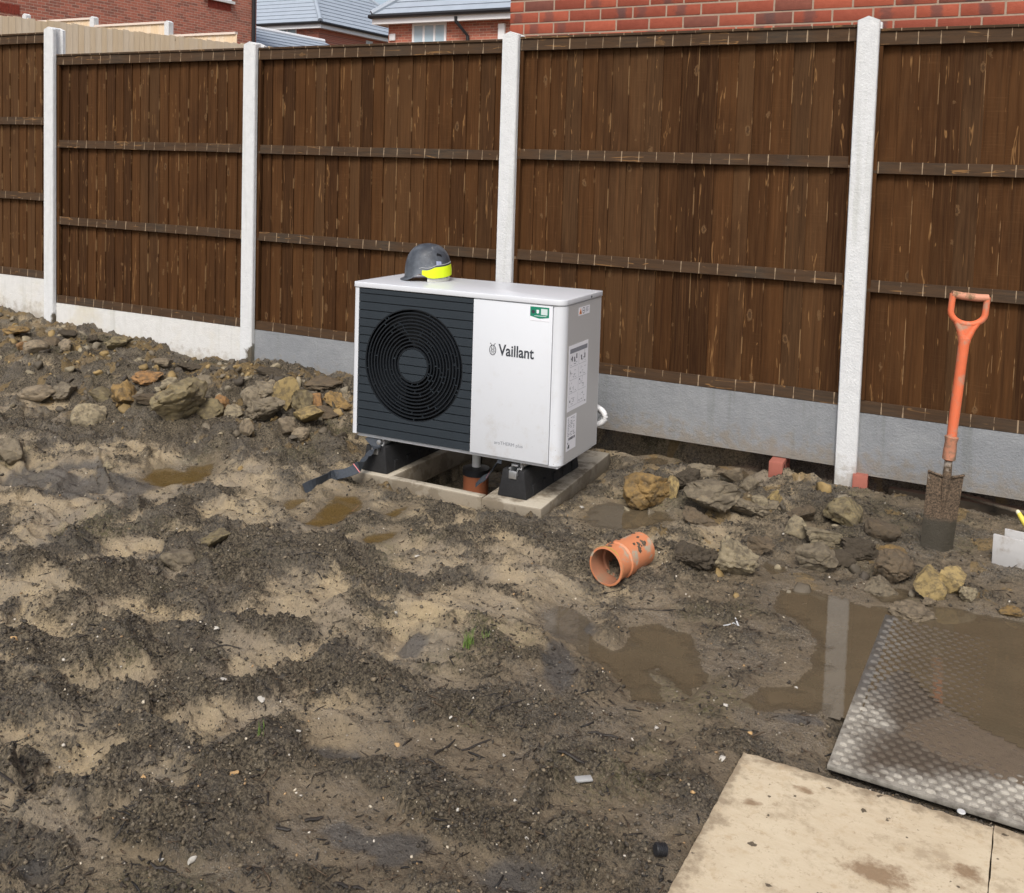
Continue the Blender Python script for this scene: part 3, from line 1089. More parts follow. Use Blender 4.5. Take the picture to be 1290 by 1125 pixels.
# house with the triple window
HC = hip_house('brick_house', 'red brick house with a triple window and black downpipe above the fence', -10.7, -1.5, 19.65, 27.0, 5.45, 3.6, 4.0)
def on_plane_y(px, py, Y):
    d = CF + CR * ((px - 645) / FPX) - CU * ((py - PPY) / FPX)
    return CAM + d * ((Y - CAM[1]) / d[1])
def on_plane_x(px, py, X):
    d = CF + CR * ((px - 645) / FPX) - CU * ((py - PPY) / FPX)
    return CAM + d * ((X - CAM[0]) / d[0])
wa, wb2 = on_plane_y(520, 33, 19.65), on_plane_y(563, 29, 19.65)
window(HC, wa[0], wa[2] - 1.05, wb2[0] - wa[0], 1.12, 3, 19.65)
q = on_plane_y(592, 23, 19.65)
part('downpipe', MB().tube([(q[0] - .25, 19.30, q[2] + .02), (q[0] - .25, 19.32, q[2] - .12), (q[0], 19.56, q[2] - .5), (q[0], 19.56, -.3)], .05, 8), M_BLACKP, HC)
q = on_plane_y(495, 47, 19.65)
part('vent', MB().box(q[0] - .1, q[0] + .1, 19.60, 19.65, q[2] - .1, q[2] + .1), M_WHITE, HC, .01)
q = on_plane_y(632, 40, 19.60)
part('corner_trim', MB().box(q[0] - .1, q[0] + .1, 19.57, 19.648, 0, 5.2), M_WHITE, HC)

# house with the large hipped roof
HB = hip_house('brick_house', 'red brick house with a large grey hipped roof, far left of centre', -31, -21.4, 29.8, 37.9, 7.05, 4.0, 4.6)
wa, wb2 = on_plane_y(350, 36, 29.8), on_plane_y(374, 34, 29.8)
window(HB, wa[0], wa[2] - 1.1, wb2[0] - wa[0], 1.12, 2, 29.8)
wa, wb2 = on_plane_x(461, 48, -21.4), on_plane_x(469, 50, -21.4)
window(HB, wa[1], wa[2] - 1.1, wb2[1] - wa[1], 1.0, 1, -21.4, 'y')

# garage with its slope of tiles
XG = -19.0
yc = on_plane_x(323, 30, -16.1)[1]
qa, qb = on_plane_x(325, 37.5, XG), on_plane_x(408, 52.5, XG)
zr = (qa[2] + qb[2]) / 2
ya, yb = yc + .06, qb[1]
GA = thing('garage', 'low grey tiled roof just behind the fence, left of centre', 'garage')
r = MB()
tiled_roof_face(r, (XG + 2.9, ya, zr - 1.5), (XG + 2.9, yb, zr - 1.5), (XG, yb, zr), (XG, ya, zr), 10)
tiled_roof_face(r, (XG - 2.9, yb, zr - 1.5), (XG - 2.9, ya, zr - 1.5), (XG, ya, zr), (XG, yb, zr), 10)
part('roof', r, M_ROOF, GA)
part('ridge', MB().tube([(XG, ya, zr + .03), (XG, yb, zr + .03)], .08, 8), M_WHITE, GA)
part('wall', MB().add([(XG + 2.6, yb - .1, -.4), (XG - 2.6, yb - .1, -.4), (XG - 2.6, yb - .1, zr - 1.5), (XG, yb - .1, zr - .1), (XG + 2.6, yb - .1, zr - 1.5),
                       (XG + 2.6, ya + .1, -.4), (XG - 2.6, ya + .1, -.4), (XG - 2.6, ya + .1, zr - 1.5), (XG, ya + .1, zr - .1), (XG + 2.6, ya + .1, zr - 1.5)],
                      [(0, 1, 2, 3, 4), (9, 8, 7, 6, 5), (0, 4, 9, 5), (1, 6, 7, 2)]), M_WALLY, GA)

# brick house at the left
XL = -16.1
HA = thing('brick_house', 'red brick house side wall at the top left with a black downpipe', 'house')
yc = on_plane_x(323, 30, XL)[1]
part('wall', MB().box(-24, XL, 2.0, yc, -.4, 9), M_WALLY, HA)
q = on_plane_x(317, 30, XL)
part('downpipe', MB().tube([(XL + .08, q[1], -.3), (XL + .08, q[1], 9)], .06, 8), M_BLACKP, HA)
wa, wb2 = on_plane_x(258, 0, XL), on_plane_x(291, 4, XL)
f = window(HA, wa[1], wa[2] + .12, wb2[1] - wa[1], 1.2, 2, XL, 'y')
M_SOLD = simple('soldier course', (.34, .07, .045), .9, .15, var=.3, scale=9)
for (pa, pb, zoff) in (((262, 4), (291, 10), -.25), ((-14, 6), (22, 13), -.11)):
    wa, wb2 = on_plane_x(*pa, XL), on_plane_x(*pb, XL)
    m = MB()
    y = wa[1]
    zc = (wa[2] + wb2[2]) / 2
    while y < wb2[1]:
        m.box(XL - .05, XL + .012, y, y + .062, zc - .11, zc + .11)
        y += .075
    part('soldier_course', m, M_SOLD, HA)
wa, wb2 = on_plane_x(-30, 30, XL), on_plane_x(22, 20, XL)

M_NEWW = None
def mat_newwood():
    t = NT('new pale timber')
    oi = t.n('ShaderNodeObjectInfo')
    cb = t.n('ShaderNodeCombineXYZ')
    t.l(t.math('MULTIPLY', oi.outputs['Random'], 60), cb.inputs[2])
    p = t.vmath('ADD', t.obj(), cb.outputs[0])
    g = t.noise(t.scale(p, (30, 30, 3)), 1, 5, .6, .3)
    c = t.mix(g, (.62, .45, .27), (.84, .68, .48))
    c = t.mix(t.math('MULTIPLY', t.ss(oi.outputs['Random'], .2, 1), .5), c, t.mix(g, (.70, .58, .45), (.86, .76, .62)))
    c = t.mix(t.ss(t.noise(t.scale(p, (9, 9, 5)), 1, 3), .70, .76), c, (.20, .11, .05))
    return t.done(c, .85, .2)


M_NEWW = mat_newwood()
nb = MB().add([(0, 0, 0), (.112, -.009, 0), (.112, -.014, 0), (0, -.010, 0), (0, 0, 1.8), (.112, -.009, 1.8), (.112, -.014, 1.8), (0, -.010, 1.8)],
              [(0, 1, 2, 3), (7, 6, 5, 4), (0, 4, 5, 1), (1, 5, 6, 2), (2, 6, 7, 3), (3, 7, 4, 0)]).mesh('board')
nb.materials.append(M_NEWW)
xa = on_plane_x(0, 19.5, -5.8)
xb = on_plane_x(330, 58, -5.8)
F1 = thing('timber_fence', 'pale new timber fence running back behind the two leftmost posts', 'fence', (-5.8, xa[1] - .5, 0), (0, 0, math.pi / 2))
nn = int((xb[1] - xa[1] + 2.2) / .1)
for i in range(nn):
    yy = xa[1] - .5 + .1 * i
    tt = (yy - xa[1]) / (xb[1] - xa[1])
    zt = xa[2] + (xb[2] - xa[2]) * tt + .012 * random.uniform(-1, 1)
    b = link('board', nb, None, F1, (.1 * i, 0, zt - 1.8), (0, random.uniform(-.004, .004), 0))
part('rail', MB().box(0, nn * .1, .002, .05, .5, .58).box(0, nn * .1, .002, .05, 1.0, 1.08), M_NEWW, F1)

YF = 8.3
pj = [on_plane_y(x, y, YF) for x, y in ((28, 20), (113, 22.5), (207, 28), (296, 44))]
panlab = ['pale timber fence panel at the far left, in front of the brick wall', 'pale timber fence panel between two far white posts', 'pale timber fence panel, lowest and rightmost of the far stepped row']
for i in range(3):
    a, b = pj[i], pj[i + 1]
    tops = [(90, 26.0), (160, 32.0), (250, 45.0)][i]
    zt = on_plane_y(*tops, YF)[2]
    P = thing('timber_fence', panlab[i], 'fence panel', (a[0] + .12, YF + .04, zt - 1.8), group='far stepped timber fence panels')
    n = int(round((b[0] - a[0] - .12) / .098))
    for j in range(n):
        o = link('board', nb, None, P, (j * (b[0] - a[0] - .12) / n, 0, 0), (0, random.uniform(-.003, .003), 0))
    part('cap', MB().box(0, b[0] - a[0] - .12, -.04, .03, 1.802, 1.84), M_WHITE if 0 else simple('pale capping', (.74, .63, .54), .8, .2, var=.06), P)
    part('rail', MB().box(0, b[0] - a[0] - .12, .004, .05, .3, .38), M_NEWW, P)
plab = ['white concrete post of the far timber fence, leftmost and only its tip showing', 'white concrete post in the middle of the far stepped timber fence', 'white concrete post right of the others on the far stepped timber fence']
for i in range(3):
    a = pj[i]
    px_, py_ = ((28, 19), (113, 22.5), (207, 28))[i]
    zt = on_plane_y(px_, py_, YF)[2]
    pr = MB().add([(0, 0, 0), (.11, 0, 0), (.11, .11, 0), (0, .11, 0), (0, 0, zt + .4), (.11, 0, zt + .4), (.11, .11, zt + .4), (0, .11, zt + .4), (.055, 0, zt + .43), (.055, .11, zt + .43)],
                 [(0, 1, 5, 8, 4), (2, 3, 7, 9, 6), (1, 2, 6, 5), (3, 0, 4, 7), (4, 8, 9, 7), (8, 5, 6, 9), (0, 3, 2, 1)])
    tag(link('fence_post', pr.mesh('fence_post'), M_POST, None, (a[0], YF, -.4)), plab[i], 'fence post', 'posts of the far timber fence')

# ------------------------------------------------------------------ heat pump
def mat_case():
    t = NT('white powder coat')
    o = t.obj()
    n = t.noise(o, 5, 6, .65)
    z = t.sep(o)[2]
    c = t.mix(n, (.605, .625, .655), (.64, .66, .69))
    dust = t.math('MULTIPLY', t.ss(t.noise(o, 11, 7, .7), .50, .72), t.rng(z, 0, .5, .40, .06), clamp=True)
    c = t.mix(dust, c, (.40, .35, .28))
    sp = t.math('MULTIPLY', t.ss(t.noise(o, 105, 3, .5), .70, .74), t.rng(z, 0, .34, .9, 0.0), clamp=True)
    c = t.mix(sp, c, (.20, .155, .105))
    t.bump(t.noise(o, 420, 2), .04, .002)
    return t.done(c, t.rng(dust, 0, .4, .32, .6), .45)


M_CASE = mat_case()
M_ANTH = simple('anthracite plastic', (.024, .032, .040), .5, .4, var=.12, scale=14)
M_RING = simple('black grille plastic', (.011, .014, .018), .42, .4, var=.1)
M_VOID = simple('dark inside of fan', (.006, .006, .007), .8, .2, var=.1)
M_INK = simple('dark grey print', (.045, .05, .06), .5, .3, var=.02)
M_INKL = simple('grey print', (.23, .24, .27), .5, .3, var=.02)
M_LABEL = simple('white label', (.80, .80, .84), .4, .4, var=.02)
M_GREEN = simple('green label', (.012, .20, .12), .4, .4, var=.05)
M_ORANGE = simple('orange warning print', (.75, .22, .02), .5, .3, var=.05)
M_GALV = simple('galvanised steel', (.62, .63, .64), .38, .5, .85, var=.12, scale=40)
M_RUBR = simple('black rubber', (.022, .022, .023), .75, .3, var=.25, scale=60, bump=.4, bscale=160, dirt=(.12, .10, .075), dscale=9, dlo=.58, dhi=.85)

UX, UY, UZ, UYAW, UH = 3.639, -1.068, .0556, .0334, .7137
HP = thing('heat_pump', 'white heat pump with a black round fan grille, in front of the fence', 'heat pump', (UX, UY, UZ), (0, 0, UYAW))


def arc(cx, cy, r, a0, a1, n):
    return [(cx + r * math.cos(math.radians(a0 + (a1 - a0) * i / n)), cy + r * math.sin(math.radians(a0 + (a1 - a0) * i / n))) for i in range(n + 1)]


cs = MB()
idt = lambda p, q, s: (p, q, s)
RC = .042
cs.prism([(.653, .118)] + [(.653, .004), (1.046, .004)] + [(1.046, .012), (1.050, .012), (1.050, 0.001)] + arc(1.1 - RC, RC, RC, -90, 0, 8)[1:] + [(1.1, .45), (.653, .45)], idt, 0, UH - .001)
cs.prism([(0, .012)] + arc(.012, .012, .012, 180, 270, 4)[1:] + [(.028, 0), (.028, .45), (0, .45)], idt, 0, UH - .001)
cs.box(.0285, .6525, .12, .45, 0, UH - .001)
part('casing', cs, M_CASE, HP, smooth=True)
part('front_panel', MB().box(.6535, 1.0465, -.0005, .003, .003, UH - .003), M_CASE, HP, .0015)
cap = MB()
cc = [(-.004, .45)] + [(-.004, .01)] + arc(.010, .010, .014, 180, 270, 4) + arc(1.1 - RC, RC - .003, RC + .003, -90, 0, 8) + [(1.104, .455), (-.004, .455)]
cap.prism(cc[1:], idt, UH + .001, UH + .026)
part('lid', cap, M_CASE, HP, .005, seg=3)
part('side_panel', MB().box(1.1001, 1.1004, .048, .446, .002, UH - .002), simple('shaded grey side sheet', (.455, .45, .445), .4, .4, var=.02, scale=6), HP)  # greyer sheet, its colour darkened further to keep this side in shade
part('base_tray', MB().box(.02, 1.085, .02, .43, -.016, -.001), M_CASE, HP, .003)
part('screw', MB().lathe([(0, 0), (.005, 0), (.005, .004), (0, .004)], 10, lambda x, y, s: (1.1045 + s * .5, .31 + x, UH + .012 + y)), M_INK, HP)

FCX, FCZ, FR = .338, .367, .268
PAx0, PAx1 = .030, .651
zz = .004
si = 0
pitch = .0402
z_edges = []
while zz < UH - .006:
    z_edges.append((zz + .0022, min(zz + pitch - .0022, UH - .004)))
    zz += pitch
for (a, b) in z_edges:
    if b - a < .004:
        continue
    sl = MB()
    def cut(z, sgn, rad=FR):
        d2 = rad * rad - (z - FCZ) ** 2
        return FCX + sgn * math.sqrt(d2) if d2 > 0 else None
    N = 6
    zs = [a + (b - a) * i / N for i in range(N + 1)]
    fnb = lambda p, q, s: (p, s, q)
    if all(cut(z, 1) is not None for z in zs):
        sl.prism([(PAx0, a)] + [(cut(z, -1), z) for z in zs] + [(PAx0, b)], fnb, 0, .012)
        part('grille_slat', sl, M_ANTH, HP)
        sl = MB()
        sl.prism([(PAx1, b)] + [(cut(z, 1), z) for z in reversed(zs)] + [(PAx1, a)], fnb, 0, .012)
    elif any(cut(z, 1) is not None for z in (a, b)):
        zc = a if cut(a, 1) is not None else b
        up = zc == a
        apex = FCZ + FR if up else FCZ - FR
        t1 = math.degrees(math.asin((zc - FCZ) / FR))
        arcp = arc(FCX, FCZ, FR, 180 - t1, t1 if up else 360 + t1, 24)
        pts = ([(PAx0, zc)] + arcp + [(PAx1, zc), (PAx1, b if up else a), (PAx0, b if up else a)])
        sl.prism(pts, fnb, 0, .012)
    else:
        sl.box(PAx0, PAx1, 0, .012, a, b)
    part('grille_slat', sl, M_ANTH, HP)
# plate behind the slats with the round opening
pl = MB()
n = 72
inner = [(FCX + FR * math.cos(2 * math.pi * k / n), FCZ + FR * math.sin(2 * math.pi * k / n)) for k in range(n)]
outer = []
for k in range(n):
    c, s = math.cos(2 * math.pi * k / n), math.sin(2 * math.pi * k / n)
    tx = ((PAx1 - FCX) if c > 0 else (FCX - PAx0)) / max(abs(c), 1e-6)
    tz = ((UH - .004 - FCZ) if s > 0 else (FCZ - .003)) / max(abs(s), 1e-6)
    t_ = min(tx, tz)
    outer.append((FCX + c * t_, FCZ + s * t_))
pl.add([(p, .0125, q) for p, q in inner] + [(p, .0125, q) for p, q in outer] + [(p, .05, q) for p, q in inner],
       [(k, (k + 1) % n, n + (k + 1) % n, n + k) for k in range(n)] + [(k, 2 * n + k, 2 * n + (k + 1) % n, (k + 1) % n) for k in range(n)])
part('grille_backing', pl, M_RING, HP)
part('fan_well', MB().lathe([(FR + .004, .118), (0.0, .118)], 48, lambda x, y, s: (FCX + x, s, FCZ + y)).lathe([(FR, .05), (FR + .004, .118)], 48, lambda x, y, s: (FCX + x, s, FCZ + y)), M_VOID, HP)
fan = MB()
for k in range(3):
    a0 = 2 * math.pi * k / 3 + .4
    vs = []
    for i in range(7):
        for j in range(5):
            rr_ = .06 + .19 * j / 4
            aa = a0 + 1.5 * i / 6 + .5 * j / 4
            vs.append((FCX + rr_ * math.cos(aa), .105 - .045 * i / 6, FCZ + rr_ * math.sin(aa)))
    fan.add(vs, [(i * 5 + j, (i + 1) * 5 + j, (i + 1) * 5 + j + 1, i * 5 + j + 1) for i in range(6) for j in range(4)])
part('fan', fan, M_RING, HP, smooth=True)
NR = 12
r_in, r_out = .082, FR - .002
for k in range(NR):
    rad = r_in + (r_out - r_in) * k / (NR - 1)
    w = .0029
    part('grille_ring', MB().lathe([(rad - w, .001), (rad + w, .001), (rad + w, .013), (rad - w, .013)], 72, lambda x, y, s: (FCX + x, s, FCZ + y), True), M_RING, HP)
rb_ = MB()
rng2 = random.Random(5)
dr = (r_out - r_in) / (NR - 1)
for k in range(NR - 1):
    r0, r1 = r_in + dr * k + .003, r_in + dr * (k + 1) - .003
    for j in range(7):
        a = rng2.uniform(0, 2 * math.pi)
        c, s = math.cos(a), math.sin(a)
        w = .0012
        P4 = [(r0 * c - w * s, r0 * s + w * c), (r1 * c - w * s, r1 * s + w * c), (r1 * c + w * s, r1 * s - w * c), (r0 * c + w * s, r0 * s - w * c)]
        rb_.prism([(FCX + p, FCZ + q) for p, q in P4], lambda p, q, s_: (p, s_, q), .003, .012)
stuff(part('grille_ribs', rb_, M_ANTH, HP))
RH = .077
hub = MB()
ze = [FCZ - RH, .328, .368, .408, FCZ + RH]
ze = [FCZ - RH] + [z[1] + .0022 for z in z_edges if abs(z[1] + .0022 - FCZ) < RH - .004] + [FCZ + RH]
for a, b in zip(ze[:-1], ze[1:]):
    a2, b2 = a + (.002 if a > FCZ - RH + .001 else .0003), b - (.002 if b < FCZ + RH - .001 else .0003)
    zs = [a2 + (b2 - a2) * i / 8 for i in range(9)]
    hw = [math.sqrt(max(RH * RH - (z - FCZ) ** 2, 1e-7)) for z in zs]
    hub.prism([(FCX - w, z) for w, z in zip(hw, zs)] + [(FCX + w, z) for w, z in reversed(list(zip(hw, zs)))], lambda p, q, s: (p, s, q), 0, .012)
hb = part('fan_hub', hub, M_ANTH, HP)
part('hub_backing', MB().lathe([(0, .0125), (RH, .0125), (RH, .09), (0, .09)], 40, lambda x, y, s: (FCX + x, s, FCZ + y)), M_RING, hb)


def text_mesh(body, width, bold=0.0, height=None, space=1.0):
    cu = bpy.data.curves.new('lettering', 'FONT')
    cu.body = body
    cu.size = 1.0
    cu.offset = bold
    cu.extrude = .01
    cu.resolution_u = 4
    cu.space_character = space
    o = bpy.data.objects.new('lettering', cu)
    COL.objects.link(o)
    bpy.context.view_layer.update()
    me = bpy.data.meshes.new_from_object(o.evaluated_get(bpy.context.evaluated_depsgraph_get()))
    bpy.data.objects.remove(o)
    xs = [v.co.x for v in me.vertices]
    ys = [v.co.y for v in me.vertices]
    s = width / (max(xs) - min(xs))
    sy = s if height is None else height / (max(ys) - min(ys))
    mx, my = min(xs), min(ys)
    for v in me.vertices:
        v.co = Vector(((v.co.x - mx) * s, -.0003 - (v.co.z + .01) * .02, (v.co.y - my) * sy))
    return me


def lettering(body, a, b, z, width, mat, parent, bold=0, height=None, rot=(0, 0, 0), space=1.0):
    return link('lettering', text_mesh(body, width, bold, height, space), mat, parent, (a, b, z), rot)


lettering('Vaillant', .786, -.0006, .4655, .176, M_INK, HP, .020, .052)
lettering('aroTHERM plus', .778, -.0006, .055, .143, M_INKL, HP, 0, .020)
# hare-in-egg emblem
em = MB()
def stroke(pts, w):
    em_pts = [Vector((p[0], 0, p[1])) for p in pts]
    for i in range(len(pts) - 1):
        (x0, y0), (x1, y1) = pts[i], pts[i + 1]
        d = math.hypot(x1 - x0, y1 - y0)
        nx_, ny_ = -(y1 - y0) / d * w, (x1 - x0) / d * w
        em.add([(x0 + nx_, 0, y0 + ny_), (x1 + nx_, 0, y1 + ny_), (x1 - nx_, 0, y1 - ny_), (x0 - nx_, 0, y0 - ny_)], [(0, 1, 2, 3)])
ew, eh = .0155, .0225
stroke([(ew * math.sin(t_ * math.pi / 14) , eh * math.cos(t_ * math.pi / 14)) for t_ in range(29)], .0017)
for sg in (-1, 1):
    stroke([(sg * .004, .017), (sg * .007, .024), (sg * .012, .031), (sg * .013, .028)], .0013)
    stroke([(sg * .0025, .015), (sg * .007, .010), (sg * .006, .001), (sg * .0085, -.009)], .0014)
    stroke([(sg * .0022, -.003), (sg * .003, -.011), (sg * .0045, -.017)], .0012)
stroke([(-.003, .006), (0, .001), (.003, .006)], .0013)
part('emblem', em, M_INK, HP, loc=(.757, -.0012, .487))
# green sticker
gs = part('green_sticker', MB().box(.938, 1.030, -.0016, -.0006, .640, .700), M_LABEL, HP)
part('green_field', MB().prism([(.9385, .702)] + [(1.0295, .702), (1.0295, .657)] + [(.984, .650), (.9385, .660)], lambda p, q, s: (p, s, q), -.0022, -.0015), M_GREEN, gs)
part('pale_square', MB().box(.991, 1.022, -.0027, -.0021, .668, .695), simple('pale print', (.60, .70, .68), .5, .3, var=.1, scale=400), gs)
part('shield_print', MB().prism([(.969, .689), (.981, .689), (.981, .676), (.975, .671), (.969, .676)], lambda p, q, s: (p, s, q), -.0027, -.0021), M_LABEL, gs)
part('badge_print', MB().lathe([(0, 0), (.0085, 0)], 14, lambda x, y, s: (.953 + x, -.0025, .679 + y)), M_INK, gs)
mt = MB()
for i in range(9):
    mt.box(.960 + i * .0065, .9645 + i * .0065, -.0026, -.0021, .6605, .6632)
for i in range(5):
    mt.box(.966 + i * .006, .9705 + i * .006, -.0022, -.0015, .6445, .6475)
part('small_print', mt, M_LABEL, gs)
# stickers on the right-hand side (a = 1.1, along b)
def sbox(m, b0, b1, z0, z1, d0, d1):
    m.box(1.1 + d0, 1.1 + d1, b0, b1, z0, z1)
lb = MB()
sbox(lb, .070, .298, .231, .528, .0002, .0010)
lab1 = part('instruction_label', lb, M_LABEL, HP)
h_ = MB()
sbox(h_, .082, .286, .492, .512, .0010, .0014)
part('label_header', h_, M_INKL, lab1)
d_ = MB()
rr2 = random.Random(9)
for cx in range(2):
    for cy in range(4):
        b0, z0 = .084 + cx * .104, .250 + cy * .060
        b1, z1 = b0 + .094, z0 + .052
        for (p, q, u, v) in ((b0, b1, z0, z0 + .001), (b0, b0 + .0012, z0, z1)):
            sbox(d_, p, q, u, v, .0010, .0013)
        for _ in range(9):
            u, v = rr2.uniform(b0 + .008, b1 - .02), rr2.uniform(z0 + .006, z1 - .01)
            if rr2.random() < .55:
                sbox(d_, u, u + rr2.uniform(.006, .022), v, v + .0018, .0010, .0013)
            else:
                sbox(d_, u, u + .0018, v, v + rr2.uniform(.006, .02), .0010, .0013)
part('diagram_print', d_, M_INKL, lab1)
d2_ = MB()
for b, z in ((.095, .462), (.092, .40), (.092, .33), (.092, .27), (.20, .355), (.275, .243)):
    sbox(d2_, b, b + .006, z, z + .009, .0010, .0013)
for b, z in ((.10, .455), (.128, .45), (.152, .462), (.21, .447), (.25, .45)):
    sbox(d2_, b + .004, b + .014, z, z + .022, .0010, .0014)
part('figure_print', d2_, M_INK, lab1)
lb = MB()
sbox(lb, .072, .182, .052, .208, .0002, .0010)
lab2 = part('rating_plate', lb, M_LABEL, HP)
d_ = MB()
for i in range(12):
    for j in range(3):
        if rr2.random() < .75:
            sbox(d_, .082 + j * .032, .082 + j * .032 + rr2.uniform(.010, .027), .118 + i * .0072, .1205 + i * .0072, .0010, .0013)
part('small_print', d_, M_INKL, lab2)
d_ = MB()
for i in range(18):
    sbox(d_, .095 + i * .0043, .095 + i * .0043 + rr2.choice((.0012, .0026)), .098, .110, .0010, .0014)
sbox(d_, .086, .092, .082, .090, .0010, .0014)
sbox(d_, .084, .088, .062, .072, .0010, .0014)
sbox(d_, .093, .107, .062, .078, .0010, .0014)
part('code_print', d_, M_INK, lab2)
lb = MB()
sbox(lb, .168, .300, .652, .690, .0002, .0010)
lab3 = part('warning_label', lb, M_LABEL, HP)
part('warning_triangle', MB().prism([(.174, .659), (.204, .659), (.189, .686)], lambda p, q, s: (1.1 + s, p, q), .0010, .0014), M_ORANGE, lab3)
part('warning_mark', MB().prism([(.183, .663), (.195, .663), (.189, .677)], lambda p, q, s: (1.1 + s, p, q), .0014, .0018), M_INK, lab3)
part('ring_symbol', MB().lathe([(.0115, .0011), (.0145, .0011)], 20, lambda x, y, s: (1.1 + s, .226 + x, .672 + y)).box(1.101, 1.1013, .217, .235, .670, .6735), M_INK, lab3)
d_ = MB()
for i in range(4):
    sbox(d_, .250, .280 + .006 * (i % 2), .664 + i * .006, .6662 + i * .006, .0010, .0013)
part('small_print', d_, M_INKL, lab3)

# ------------------------------------------------------------------ mounting blocks, kerbs, pipes under the machine
def mat_kerb():
    t = NT('muddy kerb concrete')
    p = t.pos()
    n = t.noise(p, 14, 6, .65)
    n2 = t.noise(p, 120, 4, .7)
    g = t.n('ShaderNodeNewGeometry')
    up = t.sep(g.outputs['True Normal'])[2]
    c = t.mix(n2, (.33, .29, .225), (.50, .45, .36))
    mk = t.math('ADD', t.ss(t.noise(p, 5.5, 7, .68), .47, .62), t.rng(up, .2, .8, .75, 0.0), clamp=True)
    c = t.mix(t.math('MULTIPLY', mk, .85), c, t.mix(n, (.075, .058, .038), (.19, .15, .10)))
    t.bump(t.math('ADD', n, n2), .5, .005)
    return t.done(c, .8, .25)


M_KERB = mat_kerb()
def kerb(label, x0, x1, y0, y1, z0, z1, rz=0):
    mb = MB()
    o = link('kerb_stone', mb.box(0, x1 - x0, 0, y1 - y0, 0, z1 - z0).mesh('kerb_stone', .006, True), M_KERB, None, (x0, y0, z0), (0, 0, rz))
    return tag(o, label, 'kerb stone')
kerb('pale concrete kerb laid flat under the left end of the heat pump', 3.655, 3.880, -1.098, -.14, -.225, -.120)
kerb('pale concrete kerb laid flat under the right end of the heat pump', 4.400, 4.690, -1.118, -.13, -.225, -.120, .082)
kerb('thin concrete edging set along the front of the pit', 3.884, 4.396, -1.108, -1.062, -.30, -.117)
kerb('concrete edging at the back of the pit under the heat pump', 3.884, 4.396, -.20, -.145, -.30, -.121)

zt_blk = .012
for i, (xa_, lab, yf) in enumerate(((3.700, 'black rubber mounting block under the left end of the heat pump', -1.068), (4.437, 'black rubber mounting block under the right end of the heat pump', -1.040))):
    R_ = thing('mounting_block', lab, 'mounting block', (xa_, yf, -.119), (0, 0, UYAW * .6), 'rubber blocks carrying the heat pump')
    w = .150
    b = MB()
    b.prism([(0, 0), (w, 0), (w - .016, .088), (w - .020, .125), (w - .052, .125), (w - .052, .098), (.052, .098), (.052, .125), (.020, .125), (.016, .088)], lambda p, q, s: (p, s + (.010 * q / .125 if s == 0 else 0), q), 0, .60)
    part('rubber_body', b, M_RUBR, R_, .006)
    for j in range(5):
        for p0, p1 in ((-.0015, .010), (w - .010, w + .0015)):
            part('foot_pad', MB().box(p0, p1, .07 + .11 * j, .10 + .11 * j, .005, .05), M_RUBR, R_)
    ch = MB()
    ch.box(.055, .058, .012, .59, .0985, .134).box(.092, .095, .012, .59, .0985, .134).box(.0585, .0915, .014, .588, .0985, .1015)
    ch.box(.048, .0545, .012, .59, .1275, .1305).box(.0955, .102, .012, .59, .1275, .1305)
    part('steel_channel', ch, M_GALV, R_, .0008)
    bk = MB()
    bk.box(.040, .110, .055, .12, .1345, .1385).box(.100, .104, .03, .14, .1386, .158).box(.060, .090, .02, .06, .1386, .146)
    bk.prism([(.02, .128), (.05, .150), (.13, .158), (.14, .154), (.06, .138), (.03, .118)], lambda p, q, s: (s, p, q), .104, .108)
    part('bracket', bk, M_GALV, R_, .001)
    part('bolt', MB().lathe([(0, 0), (.011, 0), (.011, .008), (.004, .008), (.004, .022), (0, .022)], 6, lambda x, y, s: (.075 + x, .085 + y, .1386 + s)), M_GALV, R_)
    part('front_plate', MB().box(.056, .094, .002, .006, .086, .122), M_GALV, R_, .001)

M_CLAYP = simple('orange plastic pipe', (.36, .125, .058), .42, .4, var=.12, scale=10, dirt=(.30, .22, .15), dscale=16, dlo=.56, dhi=.72)
DP = thing('drain_pipe', 'upright orange drain pipe in the pit under the heat pump', 'pipe', (4.19, -.80, -.31))
part('pipe', MB().lathe([(.062, 0), (.062, .20), (.057, .20), (.057, .02)], 32), M_CLAYP, DP, smooth=True)
part('collar', MB().lathe([(.066, .185), (.066, .215), (.02, .222), (.02, .20)], 32), M_BLACKP, DP, smooth=True)
part('condensate_pipe', MB().lathe([(.021, .19), (.021, .362), (.017, .362)], 20), simple('white plastic pipe', (.72, .72, .70), .45, .4, var=.06), DP, smooth=True)

